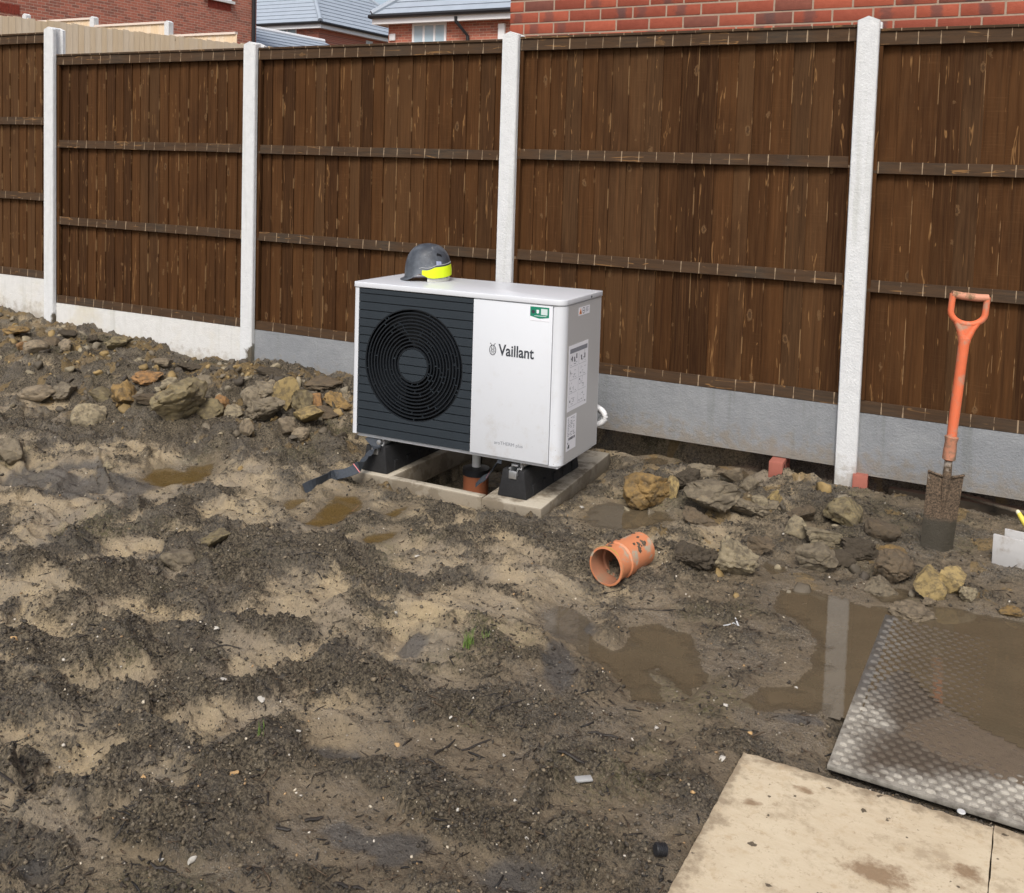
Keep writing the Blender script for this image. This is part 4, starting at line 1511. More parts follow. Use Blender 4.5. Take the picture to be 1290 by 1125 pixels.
M_STRAP = simple('dark webbing', (.050, .058, .070), .7, .3, var=.2, scale=90, bump=.3, bscale=600, dirt=(.20, .165, .115), dscale=14, dlo=.58, dhi=.8)
M_STITCH = simple('pink stitching', (.62, .22, .22), .7, .2, var=.05)
def strap(label, path, w, stitch):
    P = [Vector(p) for p in path]
    # smooth the path
    for _ in range(2):
        Q = [P[0]]
        for a, b in zip(P[:-1], P[1:]):
            Q += [a.lerp(b, .25), a.lerp(b, .75)]
        P = Q + [P[-1]]
    mb = MB()
    vs, fs = [], []
    for i, p in enumerate(P):
        d = (P[min(i + 1, len(P) - 1)] - P[max(i - 1, 0)]).normalized()
        s = Vector((CR[0] * .35, CR[1] * .35, .0)) + Vector((-.1, .45, .55))
        s = (s - d * s.dot(d)).normalized()
        nrm = d.cross(s)
        vs += [p - s * w / 2, p + s * w / 2, p + s * w / 2 + nrm * .003, p - s * w / 2 + nrm * .003]
    for i in range(len(P) - 1):
        for j in range(4):
            a, b = i * 4 + j, i * 4 + (j + 1) % 4
            fs.append((a, b, b + 4, a + 4))
    fs += [(0, 1, 2, 3), tuple(range(len(P) * 4 - 4, len(P) * 4))[::-1]]
    o = link('carrying_strap', mb.add(vs, fs).mesh('carrying_strap'), M_STRAP)
    tag(o, label, 'strap')
    k = int(len(P) * stitch)
    st = MB()
    for dk in (0,):
        a, b, c, d2 = [Vector(vs[(k + dk) * 4 + q]) for q in range(4)]
        dd = (P[k + 1] - P[k]).normalized() * .004
        off = (a - d2).normalized() * .0012
        for u, v, o_ in ((a, b, off), (d2, c, -off)):
            st.add([u + o_, v + o_, v + o_ + dd, u + o_ + dd], [(0, 1, 2, 3)])
    part('stitching', st, M_STITCH, o)
    return o


def hp_pt(a, b, z):
    c, s = math.cos(UYAW), math.sin(UYAW)
    return Vector((UX + c * a - s * b, UY + s * a + c * b, UZ + z))


def px_at(px, py, Y):
    return Vector(on_plane_y(px, py, Y))


def on_ground(px, py, up=.01):
    p = gp(px, py)
    return p + Vector((0, 0, up))


sp = [hp_pt(.085, .03, -.012), px_at(476, 561, -1.06), px_at(462, 574, -1.10), px_at(452, 589, -1.16), px_at(436, 596, -1.20), on_ground(420, 604, .02), on_ground(400, 613, .016), on_ground(383, 619, .010)]
o = strap('grey carrying strap trailing from the left end of the heat pump onto the mud', sp, .052, .46)
part('bolt', MB().lathe([(0, 0), (.012, 0), (.012, .008), (0, .010)], 12, lambda x, y, s: (x, -s, y)), M_GALV, o, loc=px_at(478, 557, -1.085))
sp = [hp_pt(.80, .04, -.018), px_at(628, 578, -1.02), px_at(622, 590, -.98), px_at(614, 600, -.97), px_at(606, 604, -.97), px_at(599, 611, -.98)]
strap('short grey carrying strap hanging beside the orange drain pipe under the heat pump', sp, .05, .55)

M_HOSE = simple('white hose', (.74, .74, .74), .4, .4, var=.05)
hz = []
for i in range(15):
    a = -math.pi * .55 + math.pi * 1.1 * i / 14
    hz.append(hp_pt(1.045 + .065 * math.cos(a), .53, .115 + .045 * math.sin(a)))
HS = thing('hose', 'pale looped pipe poking out behind the right side of the heat pump', 'pipe')
part('hose_outer', MB().tube(hz, .014, 12), M_HOSE, HS, smooth=True)
part('hose_inner', MB().tube([p + Vector((-.018, .006, 0)) for p in hz], .011, 10), simple('grey hose', (.30, .31, .32), .4, .4), HS, smooth=True)

# ------------------------------------------------------------------ hard hat
def mat_helmet():
    t = NT('scuffed dark helmet')
    o = t.obj()
    n = t.noise(o, 22, 8, .7)
    n2 = t.noise(o, 9, 5, .6)
    c = t.mix(t.ss(n2, .30, .75), (.034, .039, .048), (.135, .15, .17))
    c = t.mix(t.math('MULTIPLY', t.ss(n, .58, .70), .6), c, (.34, .34, .33))
    t.bump(n, .2, .002)
    return t.done(c, t.rng(n, .3, .7, .35, .7), .4)


HPt = unproj(533, 350, UZ + UH + .026)
hat_dir = math.atan2(-CR[1], -CR[0]) + .12           # the peak points to the left
HH = thing('hard_hat', 'scuffed dark grey hard hat with a yellow band, on top of the heat pump', 'hard hat', (3.868, -.772, UZ + UH + .0265), (0, 0, hat_dir))
HT, RA, RB = .182, .116, .106


def hat_r(phi):
    return 1.0 / math.sqrt((math.cos(phi) / RA) ** 2 + (math.sin(phi) / RB) ** 2)


def hat_zb(phi):
    p = abs((phi + math.pi) % (2 * math.pi) - math.pi)
    arch = math.exp(-((p - 1.12) / .34) ** 2) * .026
    return .008 + arch + .014 * (1 - math.cos(p)) / 2 + .008 * math.exp(-((p - math.pi) / .6) ** 2)


def hat_pt(phi, z, off=0.0):
    rho = max(0.0, 1 - (max(z - .02, 0) / (HT - .02)) ** 2.5) ** (1 / 2.3)
    r = hat_r(phi) * rho + off
    return (r * math.cos(phi), r * math.sin(phi), z)


M_HAT = mat_helmet()
n = 72
sh = MB()
m = 18
vs, fs = [], []
for k in range(n):
    phi = 2 * math.pi * k / n
    for i in range(m):
        z = hat_zb(phi) + (HT - hat_zb(phi)) * math.sin(i / m * math.pi / 2)
        vs.append(hat_pt(phi, z, .0035 * math.exp(-(math.sin(phi) * .6) ** 2 * 60) * (i / m) * (1 if i < m - 1 else 0)))
vs.append((0, 0, HT + .001))
top = len(vs) - 1
for k in range(n):
    for i in range(m - 1):
        a, b = k * m + i, ((k + 1) % n) * m + i
        fs.append((a, b, b + 1, a + 1))
    fs.append((k * m + m - 1, ((k + 1) % n) * m + m - 1, top))
base = len(vs)
for k in range(n):                                       # inner skin
    phi = 2 * math.pi * k / n
    for i in range(5):
        z = hat_zb(phi) + (HT - .02 - hat_zb(phi)) * i / 5
        vs.append(hat_pt(phi, z, -.004 - .004 * (i > 0)))
for k in range(n):
    for i in range(4):
        a, b = base + k * 5 + i, base + ((k + 1) % n) * 5 + i
        fs.append((a, a + 1, b + 1, b))
    fs.append((k * m, base + k * 5, base + ((k + 1) % n) * 5, ((k + 1) % n) * m))
sh.add(vs, fs)
part('shell', sh, M_HAT, HH, smooth=True)
pk = MB()
vs, fs = [], []
nn_ = 24
for i in range(nn_ + 1):
    phi = -1.05 + 2.1 * i / nn_
    ext = .022 * max(math.cos(phi * 1.45), 0) ** .7
    z = hat_zb(phi)
    a = hat_pt(phi, z + .006, .001)
    b = hat_pt(phi, z, ext)
    b = (b[0], b[1], max(z - .2 * ext, .002))
    vs += [a, b, (b[0], b[1], b[2] - .0025), (a[0] * .98, a[1] * .98, a[2] - .006)]
for i in range(nn_):
    for j in range(4):
        a, b = i * 4 + j, i * 4 + (j + 1) % 4
        fs.append((a, b, b + 4, a + 4))
part('peak', pk.add(vs, fs), M_HAT, HH, smooth=True)
M_HIVIS = simple('fluorescent yellow band', (.64, .80, .015), .45, .4, var=.04)
bd = MB()
vs, fs = [], []
for i in range(41):
    phi = 1.25 + (2 * math.pi - 2.5) * i / 40
    p = abs((phi + math.pi) % (2 * math.pi) - math.pi)
    z0 = hat_zb(phi) + .001
    z1 = z0 + .012 + .042 * min(1, max(0, (p - 1.1) / .75))
    vs += [hat_pt(phi, z0, .0016), hat_pt(phi, (z0 + z1) / 2, .0022), hat_pt(phi, z1, .0016)]
for i in range(40):
    for j in range(2):
        a = i * 3 + j
        fs.append((a, a + 3, a + 4, a + 1))
part('hivis_band', bd.add(vs, fs), M_HIVIS, HH, smooth=True)
rl = MB()
vs = []
for i in range(41):
    phi = 1.1 + (2 * math.pi - 2.2) * i / 40
    p = abs((phi + math.pi) % (2 * math.pi) - math.pi)
    z = hat_zb(phi) + .018 + .046 * min(1, max(0, (p - .9) / 1.0))
    vs.append(hat_pt(phi, z, .001))
part('moulded_rib', MB().tube(vs, .0022, 6), simple('grey scuffed edge', (.30, .31, .32), .5, .4), HH, smooth=True)
sb = MB()
vs, fs = [], []
for i in range(31):
    phi = 1.5 + (2 * math.pi - 3.0) * i / 30
    p = abs((phi + math.pi) % (2 * math.pi) - math.pi)
    rr3 = hat_r(phi) * .93
    z1 = .022 + .006 * math.sin(i * 1.7)
    for z, o_ in ((.0005, 0), (.0125, .0015), (z1, 0), (z1, -.003), (.0005, -.003)):
        vs.append(((rr3 + o_) * math.cos(phi), (rr3 + o_) * math.sin(phi), z))
for i in range(30):
    for j in range(5):
        a, b = i * 5 + j, i * 5 + (j + 1) % 5
        fs.append((a, b, b + 5, a + 5))
part('head_strap', sb.add(vs, fs), simple('off-white webbing', (.60, .60, .54), .6, .3, var=.14, scale=120), HH, smooth=True)
vt = MB()
for sgn in (1, -1):
    vv = [hat_pt(2.15 * sgn + dx, z, .0022) for dx, z in ((-.16, .130), (.16, .122), (.12, .134), (-.10, .141))]
    vt.add(vv, [(0, 1, 2, 3)])
part('vent_slot', vt, M_VOID, HH)
bg = MB()
vv = [hat_pt(2.05 + dx, z, .0024) for dx, z in ((-.13, .083), (.13, .083), (.13, .100), (-.13, .103))]
part('badge', bg.add(vv, [(0, 1, 2, 3)]), simple('blue grey badge', (.36, .40, .55), .4, .4, var=.3, scale=150), HH)

# ------------------------------------------------------------------ spade
SB = gp(1180, 692)
def spt(px, py, dy=0.0):
    return px_at(px, py, SB.y + dy)
s_top = spt(1222, 374, .03)
s_base = spt(1180, 694)
ax = (s_top - s_base).normalized()
side = Vector((.93, .34, 0))
side = (side - ax * side.dot(ax)).normalized()
nrm = side.cross(ax)
Lt = (s_top - s_base).length
sm_ = Matrix.Identity(4)
for i in range(3):
    sm_[i][0], sm_[i][1], sm_[i][2], sm_[i][3] = side[i], -nrm[i], ax[i], s_base[i]
SP = thing('spade', 'muddy spade with an orange D handle standing upright in the mud', 'spade')
SP.matrix_world = sm_


def fr(py):
    """height along the spade of a row of the photograph"""
    return (694 - py) / (694 - 374) * Lt


M_BLADE = None
def mat_blade():
    t = NT('muddy steel blade')
    o = t.obj()
    z = t.sep(o)[2]
    n = t.noise(o, 16, 6, .65)
    n2 = t.noise(o, 140, 4, .7)
    c = t.mix(t.ss(n2, .35, .65), (.040, .029, .019), (.16, .110, .070))
    c = t.mix(t.ss(t.math('ADD', n, t.rng(z, .16, .40, -.32, .10)), .52, .60), c, t.mix(n2, (.24, .20, .16), (.36, .31, .26)))
    wetm = t.ss(t.math('ADD', z, t.math('MULTIPLY', t.math('SUBTRACT', n, .5), .06)), .150, .120)
    c = t.mix(wetm, c, t.mix(n2, (.030, .026, .019), (.072, .062, .045)))
    t.bump(t.math('ADD', n, n2), .6, .005)
    return t.done(c, t.rng(wetm, 0, 1, .8, .45), .35)


M_BLADE = mat_blade()
bl = MB()
zt_, zb_ = fr(598), -.14
vs, fs = [], []
nu, nv = 13, 14
for lay in (0, 1):
    for j in range(nv + 1):
        f_ = j / nv
        z = zb_ + (zt_ - zb_) * f_
        hw = .060 + .010 * f_
        for i in range(nu):
            u = -1 + 2 * i / (nu - 1)
            vs.append((u * hw, -.022 * (1 - u * u) * (1 - .25 * f_) + .003 * lay + .011, z - (.012 * (1 - u * u) if 0 else 0) + (.010 * u * u - .004 if j == nv else 0)))
W = nu * (nv + 1)
for j in range(nv):
    for i in range(nu - 1):
        a = j * nu + i
        fs += [(a, a + 1, a + nu + 1, a + nu), (W + a, W + a + nu, W + a + nu + 1, W + a + 1)]
for j in range(nv):
    for i in (0, nu - 1):
        a = j * nu + i
        fs.append((a, a + nu, W + a + nu, W + a))
for i in range(nu - 1):
    for j in (0, nv):
        a = j * nu + i
        fs.append((a, W + a, W + a + 1, a + 1))
# treads turned over at the top
part('blade', bl.add(vs, fs), M_BLADE, SP, smooth=True)
td = MB()
for sg in (-1, 1):
    td.tube([(sg * .016, -.008, zt_ - .002), (sg * .045, .002, zt_ + .002), (sg * .071, .011, zt_ + .008)], [(.007, .005)] * 3, 8)
part('tread', td, M_BLADE, SP, smooth=True)
part('neck', MB().tube([(0, -.004, zt_ - .17), (0, -.005, zt_ - .10), (0, -.005, zt_ - .04), (0, -.004, zt_ + .02), (0, 0, fr(576))], [(.003, .004), (.011, .010), (.018, .014), (.017, .015), (.014, .014)], 16, up=(0, 1, 0)), M_BLADE, SP, smooth=True)
M_ORSP = simple('scuffed orange plastic', (.72, .165, .070), .6, .3, var=.12, scale=18, dirt=(.40, .24, .165), dscale=17, dlo=.48, dhi=.68)
M_ORMUD = simple('muddy orange plastic', (.52, .22, .13), .7, .3, var=.2, scale=30, dirt=(.17, .125, .085), dscale=22, dlo=.42, dhi=.60)
part('ferrule', MB().tube([(0, 0, fr(579)), (0, 0, fr(577)), (0, 0, fr(566)), (0, 0, fr(556)), (0, 0, fr(549)), (0, 0, fr(547))], [.016, .0255, .025, .023, .027, .018], 20), M_ORMUD, SP, smooth=True)
part('shaft', MB().tube([(0, 0, fr(549)), (0, 0, fr(500)), (0, 0, fr(460)), (0, 0, fr(425))], [.0195, .0205, .020, .0215], 20), M_ORSP, SP, smooth=True)
gh = MB()
zt2, zy = fr(374), fr(418)
hw = .066
ym_ = fr(393)
ub = [(hw, zt2 + .006), (hw, fr(384)), (hw, ym_)] + [(hw * math.cos(a_), ym_ - (ym_ - fr(408)) * math.sin(a_)) for a_ in [math.pi * k / 14 for k in range(1, 14)]] + [(-hw, ym_), (-hw, fr(384)), (-hw, zt2 + .006)]
gh.tube([(p, 0, q) for p, q in ub], [(.0125, .0125)] * len(ub), 14, up=(0, 1, 0))
for sg in (-1, 1):
    gh.tube([(sg * .002, 0, fr(432)), (sg * .010, 0, fr(424)), (sg * .026, 0, fr(413)), (sg * .044, 0, fr(404))], [(.0195, .0195), (.0165, .017), (.013, .014), (.011, .012)], 14, up=(0, 1, 0))
gh.add([(-.034, -.011, fr(409)), (.034, -.011, fr(409)), (0, -.014, fr(430)), (-.034, .011, fr(409)), (.034, .011, fr(409)), (0, .014, fr(430))], [(0, 1, 2), (5, 4, 3), (0, 3, 4, 1), (1, 4, 5, 2), (2, 5, 3, 0)])
M_ORGR = simple('worn orange grip', (.60, .27, .17), .55, .35, var=.14, scale=16, dirt=(.20, .13, .07), dscale=14, dlo=.50, dhi=.60)
part('handle_yoke', gh, M_ORSP, SP, smooth=True)
part('grip', MB().tube([(-hw - .004, 0, zt2 + .004), (-.03, 0, zt2), (.03, 0, zt2), (hw + .004, 0, zt2 + .004)], [.014, .0155, .0155, .014], 16, up=(0, 1, 0)), M_ORGR, SP, smooth=True)

# ------------------------------------------------------------------ clay pipe coupling lying in the mud
M_PIPE = simple('orange clay pipe', (.60, .225, .105), .5, .4, var=.14, scale=8, dirt=(.36, .30, .22), dscale=13, dlo=.55, dhi=.64)
M_PIPEIN = simple('inside of clay pipe', (.34, .15, .085), .7, .3, var=.2, scale=12, dirt=(.20, .14, .09), dscale=10, dlo=.45, dhi=.7)
pa, pb = gp(762, 738), gp(815, 702)
pd = Vector((pb.x - pa.x, pb.y - pa.y, 0)).normalized()
PC = thing('pipe_coupling', 'short orange pipe coupling lying on its side in the mud', 'pipe', (pa.x, pa.y, ht(pa.x, pa.y) + .069), (0, 0, math.atan2(pd.y, pd.x)))
fx = lambda x, y, s: (s, x, y)
part('pipe_body', MB().lathe([(.0655, .0), (.073, .001), (.073, .012), (.067, .018), (.0665, .075), (.0715, .080), (.0715, .120), (.066, .126), (.065, .245), (.061, .247)], 48, fx), M_PIPE, PC, smooth=True)
part('pipe_lining', MB().lathe([(.0655, .0), (.063, .006), (.063, .075), (.055, .078), (.055, .20), (.061, .247)], 48, fx), M_PIPEIN, PC, smooth=True)
part('seal_ring', MB().lathe([(.0733, .003), (.0742, .006), (.0733, .010)], 48, fx), simple('yellowed seal', (.62, .42, .09), .5, .4, var=.3, scale=20, dirt=(.55, .22, .10), dscale=9, dlo=.45, dhi=.55), PC, smooth=True)
md = MB()
rm = random.Random(21)
for k in range(6):
    ac, sc_ = rm.uniform(1.0, 2.5), (.035, .078, .10, .15, .19, .21)[k]
    for q in range(rm.randint(4, 8)):
        a, s0 = ac + rm.gauss(0, .16), sc_ + rm.gauss(0, .010)
        rad_ = .0735 if s0 < .012 else (.0725 if .078 < s0 < .122 else .067)
        r1, r2 = rm.uniform(.003, .009), rm.uniform(.003, .010)
        bmx = bmesh.new()
        bmesh.ops.create_icosphere(bmx, subdivisions=2, radius=1)
        so = Vector((k * 3.1, q * 1.7, 0))
        vs = []
        for v in bmx.verts:
            f_ = 1 + .7 * mnoise.noise(v.co * 1.8 + so)
            aa = a + v.co.y * r2 * f_ / .068
            rr_ = rad_ + max(v.co.z, -.5) * .0028 * f_
            vs.append((s0 + v.co.x * r1 * f_, rr_ * math.cos(aa), rr_ * math.sin(aa)))
        md.add(vs, [tuple(v.index for v in f.verts) for f in bmx.faces])
        bmx.free()
M_MUDL = simple('mud', (.13, .10, .068), .7, .35, var=.4, scale=60, bump=.6, bscale=200)
stuff(part('mud_splash', md, M_MUDL, PC, smooth=True))

# ------------------------------------------------------------------ bricks by the fence
for (px_, py_, lab, rz, tl, yy_) in ((967.5, 601, 'red brick standing under the grey gravel board', .04, 0, -.055), (1073, 617, 'red brick wedged at the foot of the concrete post', .10, -.10, -.045)):
    q = on_plane_y(px_, py_, yy_)
    B_ = thing('brick', lab, 'brick', (q[0], yy_, q[2] - (.012 if tl else .004)), (tl, 0, rz), 'loose red bricks by the fence')
    hgt = .085
    part('brick_body', MB().box(0, .068, 0, .20, 0, hgt), simple('smooth red brick', (.36, .125, .090), .8, .25, var=.15, scale=25, bump=.3), B_, .003)
    hl = MB()
    for j in range(3):
        for i in range(2):
            hl.lathe([(0, .0), (.011, .0)], 12, lambda x, y, s, j=j, i=i: (.0685, .045 + j * .05 + x, .025 + i * .032 + y))
    part('brick_hole', hl, M_VOID, B_)

# ------------------------------------------------------------------ white board, yellow handle, buried plank
M_WPL = simple('grubby white plastic', (.50, .49, .475), .5, .35, var=.08, dirt=(.24, .19, .135), dscale=9, dlo=.50, dhi=.68)
wa, wb2 = gp(1249, 709), gp(1300, 722)
ang = math.atan2(wb2.y - wa.y, wb2.x - wa.x)
WB = thing('plastic_trim', 'grubby white plastic trim standing on edge at the right edge', 'plastic trim', (wa.x, wa.y, wa.z - .01), (0, 0, ang * .6))
part('front_strip', MB().box(0, .62, 0, .012, 0, .128), M_WPL, WB, .002)
part('rear_strip', MB().box(.035, .62, .030, .040, 0, .150), M_WPL, WB, .002)
part('web', MB().box(.02, .62, .0125, .0295, .100, .108), M_WPL, WB)
sc = MB()
rs = random.Random(3)
for i in range(7):
    sc.tube([(.118 + i * .006, -.0006, .062 + rs.uniform(-.006, .006)), (.126 + i * .005, -.0006, .062 + rs.uniform(-.010, .010))], .0011, 5)
part('scribble', sc, M_INK, WB)
yb = px_at(1283, 646, wa.y + .16)
YH = thing('tool_handle', 'yellow tool handle poking in at the right edge', 'handle')
YH.location = yb
part('handle', MB().tube([(0, 0, 0), (.015, -.004, -.022), (.06, -.015, -.085), (.12, -.03, -.16)], [.009, .011, .011, .011], 14), simple('yellow plastic', (.80, .66, .10), .45, .4, var=.08, scale=20), YH, smooth=True)
part('tip', MB().tube([(-.006, .002, .010), (-.003, .001, .005), (.001, 0, -.002)], [.005, .0085, .0095], 14), simple('worn pale tip', (.78, .72, .50), .5, .4), YH, smooth=True)

M_PLANK = simple('wet weathered timber', (.20, .155, .105), .7, .35, var=.35, scale=12, bump=.6, bscale=60, dirt=(.05, .042, .032), dscale=6, dlo=.45, dhi=.65)
for lab, (p0, p1), w, t_, up in (('long weathered plank half sunk in mud behind the spade', ((1118, 634), (1330, 672)), .055, .05, .030), ('thin strip of split timber lying on the buried plank', ((1190, 640), (1290, 655)), .030, .012, .062)):
    a, b = gp(*p0), gp(*p1)
    L = math.hypot(b.x - a.x, b.y - a.y)
    mb = MB()
    vs, fs = [], []
    n = 14
    for i in range(n + 1):
        x = L * i / n
        j1, j2 = [.007 * mnoise.noise(Vector((x * 9, q, w * 40))) for q in (0, 4)]
        vs += [(x, j1, -t_), (x, w + j2, -t_), (x, w + j2, j2 * .6), (x, j1, j1 * .6)]
    for i in range(n):
        for j in range(4):
            p, q = i * 4 + j, i * 4 + (j + 1) % 4
            fs.append((p, q, q + 4, p + 4))
    fs += [(0, 1, 2, 3), (n * 4 + 3, n * 4 + 2, n * 4 + 1, n * 4)]
    o = link('plank', mb.add(vs, fs).mesh('plank', .003, True), M_PLANK, None, (a.x, a.y, max(a.z, -.165) + up - .005), (0, 0, math.atan2(b.y - a.y, b.x - a.x)))
    tag(o, lab, 'plank')

# ------------------------------------------------------------------ ground protection mat with its studs
def mat_trackmat(dim=1.0):
    t = NT('grimy plastic mat')
    p = t.pos()
    s = t.sep(p)
    n = t.noise(p, 7, 6, .65)
    n2 = t.noise(p, 70, 5, .65)
    e = t.math('MINIMUM', t.math('SUBTRACT', s[0], MAT[0]), t.math('ADD', t.math('SUBTRACT', s[1], MAT[2]), t.rng(s[0], 6.15, 6.6, .10, -.12)))
    m = t.ss(t.math('ADD', e, t.math('MULTIPLY', t.math('SUBTRACT', n, .5), .22)), .14, .02)
    m2 = t.math('MULTIPLY', m, t.ss(s[1], -1.72, -2.0))
    c = t.mix(n2, (.060, .047, .034), (.13, .105, .078))
    m = t.math('MULTIPLY', m, t.rng(t.noise(p, 26, 6, .7), .36, .58, .25, 1.0), clamp=True)
    m2 = t.math('MULTIPLY', m, t.ss(s[1], -1.85, -2.05))
    c = t.mix(m, c, t.mix(n2, (.10, .092, .08), (.20, .185, .165)))
    c = t.mix(m2, c, t.mix(n2, (.30, .27, .22), (.52, .49, .42)))
    c = t.mix(1.0, c, (dim, dim, dim), 'MULTIPLY')
    t.bump(n2, .3, .003)
    return t.done(c, t.rng(n, .3, .7, .55, .35), .4)


M_TM = mat_trackmat()
x0, x1, y0, y1 = MAT
MT = thing('ground_mat', 'studded ground protection mat half under muddy water at the right', 'mat', ((x0 + x1) / 2, (y0 + y1) / 2, -.1764), (0, math.radians(1.05), 0))
hx, hy = (x1 - x0) / 2, (y1 - y0) / 2
mb = MB()
part('sheet', mb.box(-hx, hx, -hy, hy, -.013, 0), mat_trackmat(.66), MT, .002)
sv, sf = [], []
st_ = MB()
nu_ = 8
yy = -hy + .022
row = 0
while yy < hy - .015:
    xx = -hx + .020 + (.0165 if row % 2 else 0)
    while xx < hx - .012 and xx < .25:
        vs = []
        xs_ = random.uniform(.82, 1.06)
        for (r_, z_) in ((1.0, .0), (.86, .0042), (.5, .0056)):
            for k in range(nu_):
                a = 2 * math.pi * k / nu_
                vs.append((xx + xs_ * .0128 * r_ * math.cos(a), yy + .0082 * xs_ * r_ * math.sin(a) - .002 * (math.cos(a) ** 2) * r_, z_))
        fs = []
        for j in range(2):
            for k in range(nu_):
                a, b = j * nu_ + k, j * nu_ + (k + 1) % nu_
                fs.append((a, b, b + nu_, a + nu_))
        fs.append(tuple(range(2 * nu_, 3 * nu_)))
        st_.add(vs, fs)
        xx += .033
    yy += .0245
    row += 1
stuff(part('studs', st_, M_TM, MT, smooth=True))
# silt that has settled on the mat
gx, gy = np.arange(x0 + .02, x1 - .01, .012), np.arange(y0 + .02, y1 - .01, .012)
X, Y = np.meshgrid(gx, gy, indexing='ij')
X, Y = X.ravel(), Y.ravel()
tx, ty = 0.0, math.radians(1.05)
plane = -.1764 + (Y - (y0 + y1) / 2) * math.tan(tx) - (X - (x0 + x1) / 2) * math.tan(ty)
e = np.minimum(X - x0 - .02, (Y - y0) - np.interp(X, [6.15, 6.45, 6.7], [.16, .07, -.04])) + .05 * fbm(X, Y, 6, 44, 4)
silt = plane - .004 + .0078 * sst(e, .10, .20) + .0027 * sst(e, .15, .3) + .0015 * fbm(X, Y, 22, 48, 4)
silt = silt - .0042 * sst(Y, -2.10, -1.80)
silt = np.where(e < .09, plane - .008, silt)
nyy = len(gy)
ii, jj = np.meshgrid(np.arange(len(gx) - 1), np.arange(nyy - 1), indexing='ij')
qs = np.stack([ii * nyy + jj, (ii + 1) * nyy + jj, (ii + 1) * nyy + jj + 1, ii * nyy + jj + 1], -1).reshape(-1, 4)
me = bpy.data.meshes.new('silt')
me.from_pydata(np.stack([X, Y, silt], 1).tolist(), [], qs.tolist())
me.polygons.foreach_set('use_smooth', [True] * len(me.polygons))
me.update()
t = NT('brown silt')
p = t.pos()
n2, n3 = t.noise(p, 30, 6, .65), t.noise(p, 210, 4, .7)
c = t.mix(n2, (.085, .064, .042), (.150, .116, .080))
c = t.mix(t.ss(n3, .60, .70), c, (.26, .21, .15))
c = t.mix(t.ss(n3, .36, .28), c, (.03, .025, .02))
t.bump(t.math('ADD', n2, n3), .5, .005)
stuff(link('silt', me, t.done(c, t.rng(n2, .3, .7, .55, .32), .45)))

# ------------------------------------------------------------------ sheets of board, bottom right
def mat_ply():
    t = NT('pale muddy board')
    p = t.pos()
    n = t.noise(p, 3.2, 7, .65)
    n2 = t.noise(t.scale(p, (16, 48, 16)), 1, 6, .7)
    n3 = t.noise(p, 130, 4, .7)
    n5 = t.noise(p, 24, 6, .7)
    c = t.mix(n2, (.43, .345, .225), (.60, .515, .375))
    c = t.mix(t.math('MULTIPLY', t.ss(n, .46, .66), .6), c, (.57, .49, .35))
    c = t.mix(t.math('MULTIPLY', t.ss(t.noise(p, 8, 7, .7), .50, .64), .55), c, (.27, .205, .13))
    c = t.mix(t.math('MULTIPLY', t.ss(n5, .52, .68), .40), c, (.36, .255, .14))
    s = t.sep(p)
    # boot mud
    for (mx, my, r) in ((6.33, -2.73, .085), (6.475, -2.80, .075), (6.66, -2.74, .10), (6.12, -2.50, .03), (6.02, -2.62, .03), (6.50, -2.62, .05)):
        d = t.math('SQRT', t.math('ADD', t.math('POWER', t.math('SUBTRACT', s[0], mx), 2), t.math('POWER', t.math('MULTIPLY', t.math('SUBTRACT', s[1], my), 1.4), 2)))
        mk = t.ss(t.math('ADD', d, t.math('MULTIPLY', t.math('SUBTRACT', n5, .5), r * 2.6)), r, r * .3)
        c = t.mix(t.math('MULTIPLY', mk, .85), c, t.mix(n3, (.13, .08, .042), (.28, .185, .105)))
    edge = t.math('MINIMUM', t.math('SUBTRACT', s[0], BRD[0]), t.math('SUBTRACT', BRD[3], s[1]))
    ew_ = t.ss(t.math('ADD', edge, t.math('MULTIPLY', t.math('SUBTRACT', n5, .5), .20)), .045, -.01)
    c = t.mix(t.math('MULTIPLY', ew_, .75), c, t.mix(n3, (.12, .09, .058), (.27, .205, .13)))
    c = t.mix(t.math('MULTIPLY', t.ss(t.noise(p, 70, 6, .75), .56, .66), .45), c, (.24, .17, .10))
    sp_ = t.ss(t.noise(p, 33, 3, .5), .70, .73)
    c = t.mix(t.math('MULTIPLY', sp_, .9), c, (.06, .045, .03))
    t.bump(t.math('ADD', n2, n3), .25, .003)
    return t.done(c, t.rng(n5, .3, .7, .45, .65), .4)


M_PLY = mat_ply()
M_PLYE = simple('board edge', (.30, .21, .12), .8, .2, var=.3, scale=60)
def sheet(label, x0, x1, y0, y1, z, tilt):
    """board with a frayed edge"""
    n, m = 48, 60
    pts = []
    for i in range(n):
        pts.append((x0 + (x1 - x0) * i / n, y1 + .007 * mnoise.fractal(Vector((i * .5, x0, 1)), 1, 2, 3)))
    for i in range(m):
        pts.append((x1 + .002 * mnoise.noise(Vector((i * .7, 3, x0))), y1 + (y0 - y1) * i / m))
    pts += [(x1, y0), (x0, y0)]
    for i in range(1, m):
        pts.append((x0 + .003 * mnoise.fractal(Vector((i * .6, 7, x0)), 1, 2, 3), y0 + (y1 - y0) * i / m))
    mb = MB().prism(pts[::-1], lambda p, q, s: (p - x0, q - y1, s + 0), -.013, 0)
    o = link('board_sheet', mb.mesh('board_sheet'), M_PLY, None, (x0, y1, z), tilt)
    return tag(o, label, 'board')
sheet('large pale board lying on the mud at the bottom right', BRD[0], 6.548, BRD[2], BRD[3], -.163, (.0, .004, 0))
sheet('second pale board butted to the large one in the bottom right corner', 6.5515, 7.3, BRD[2], BRD[3] + .004, -.164, (.0, .004, 0))

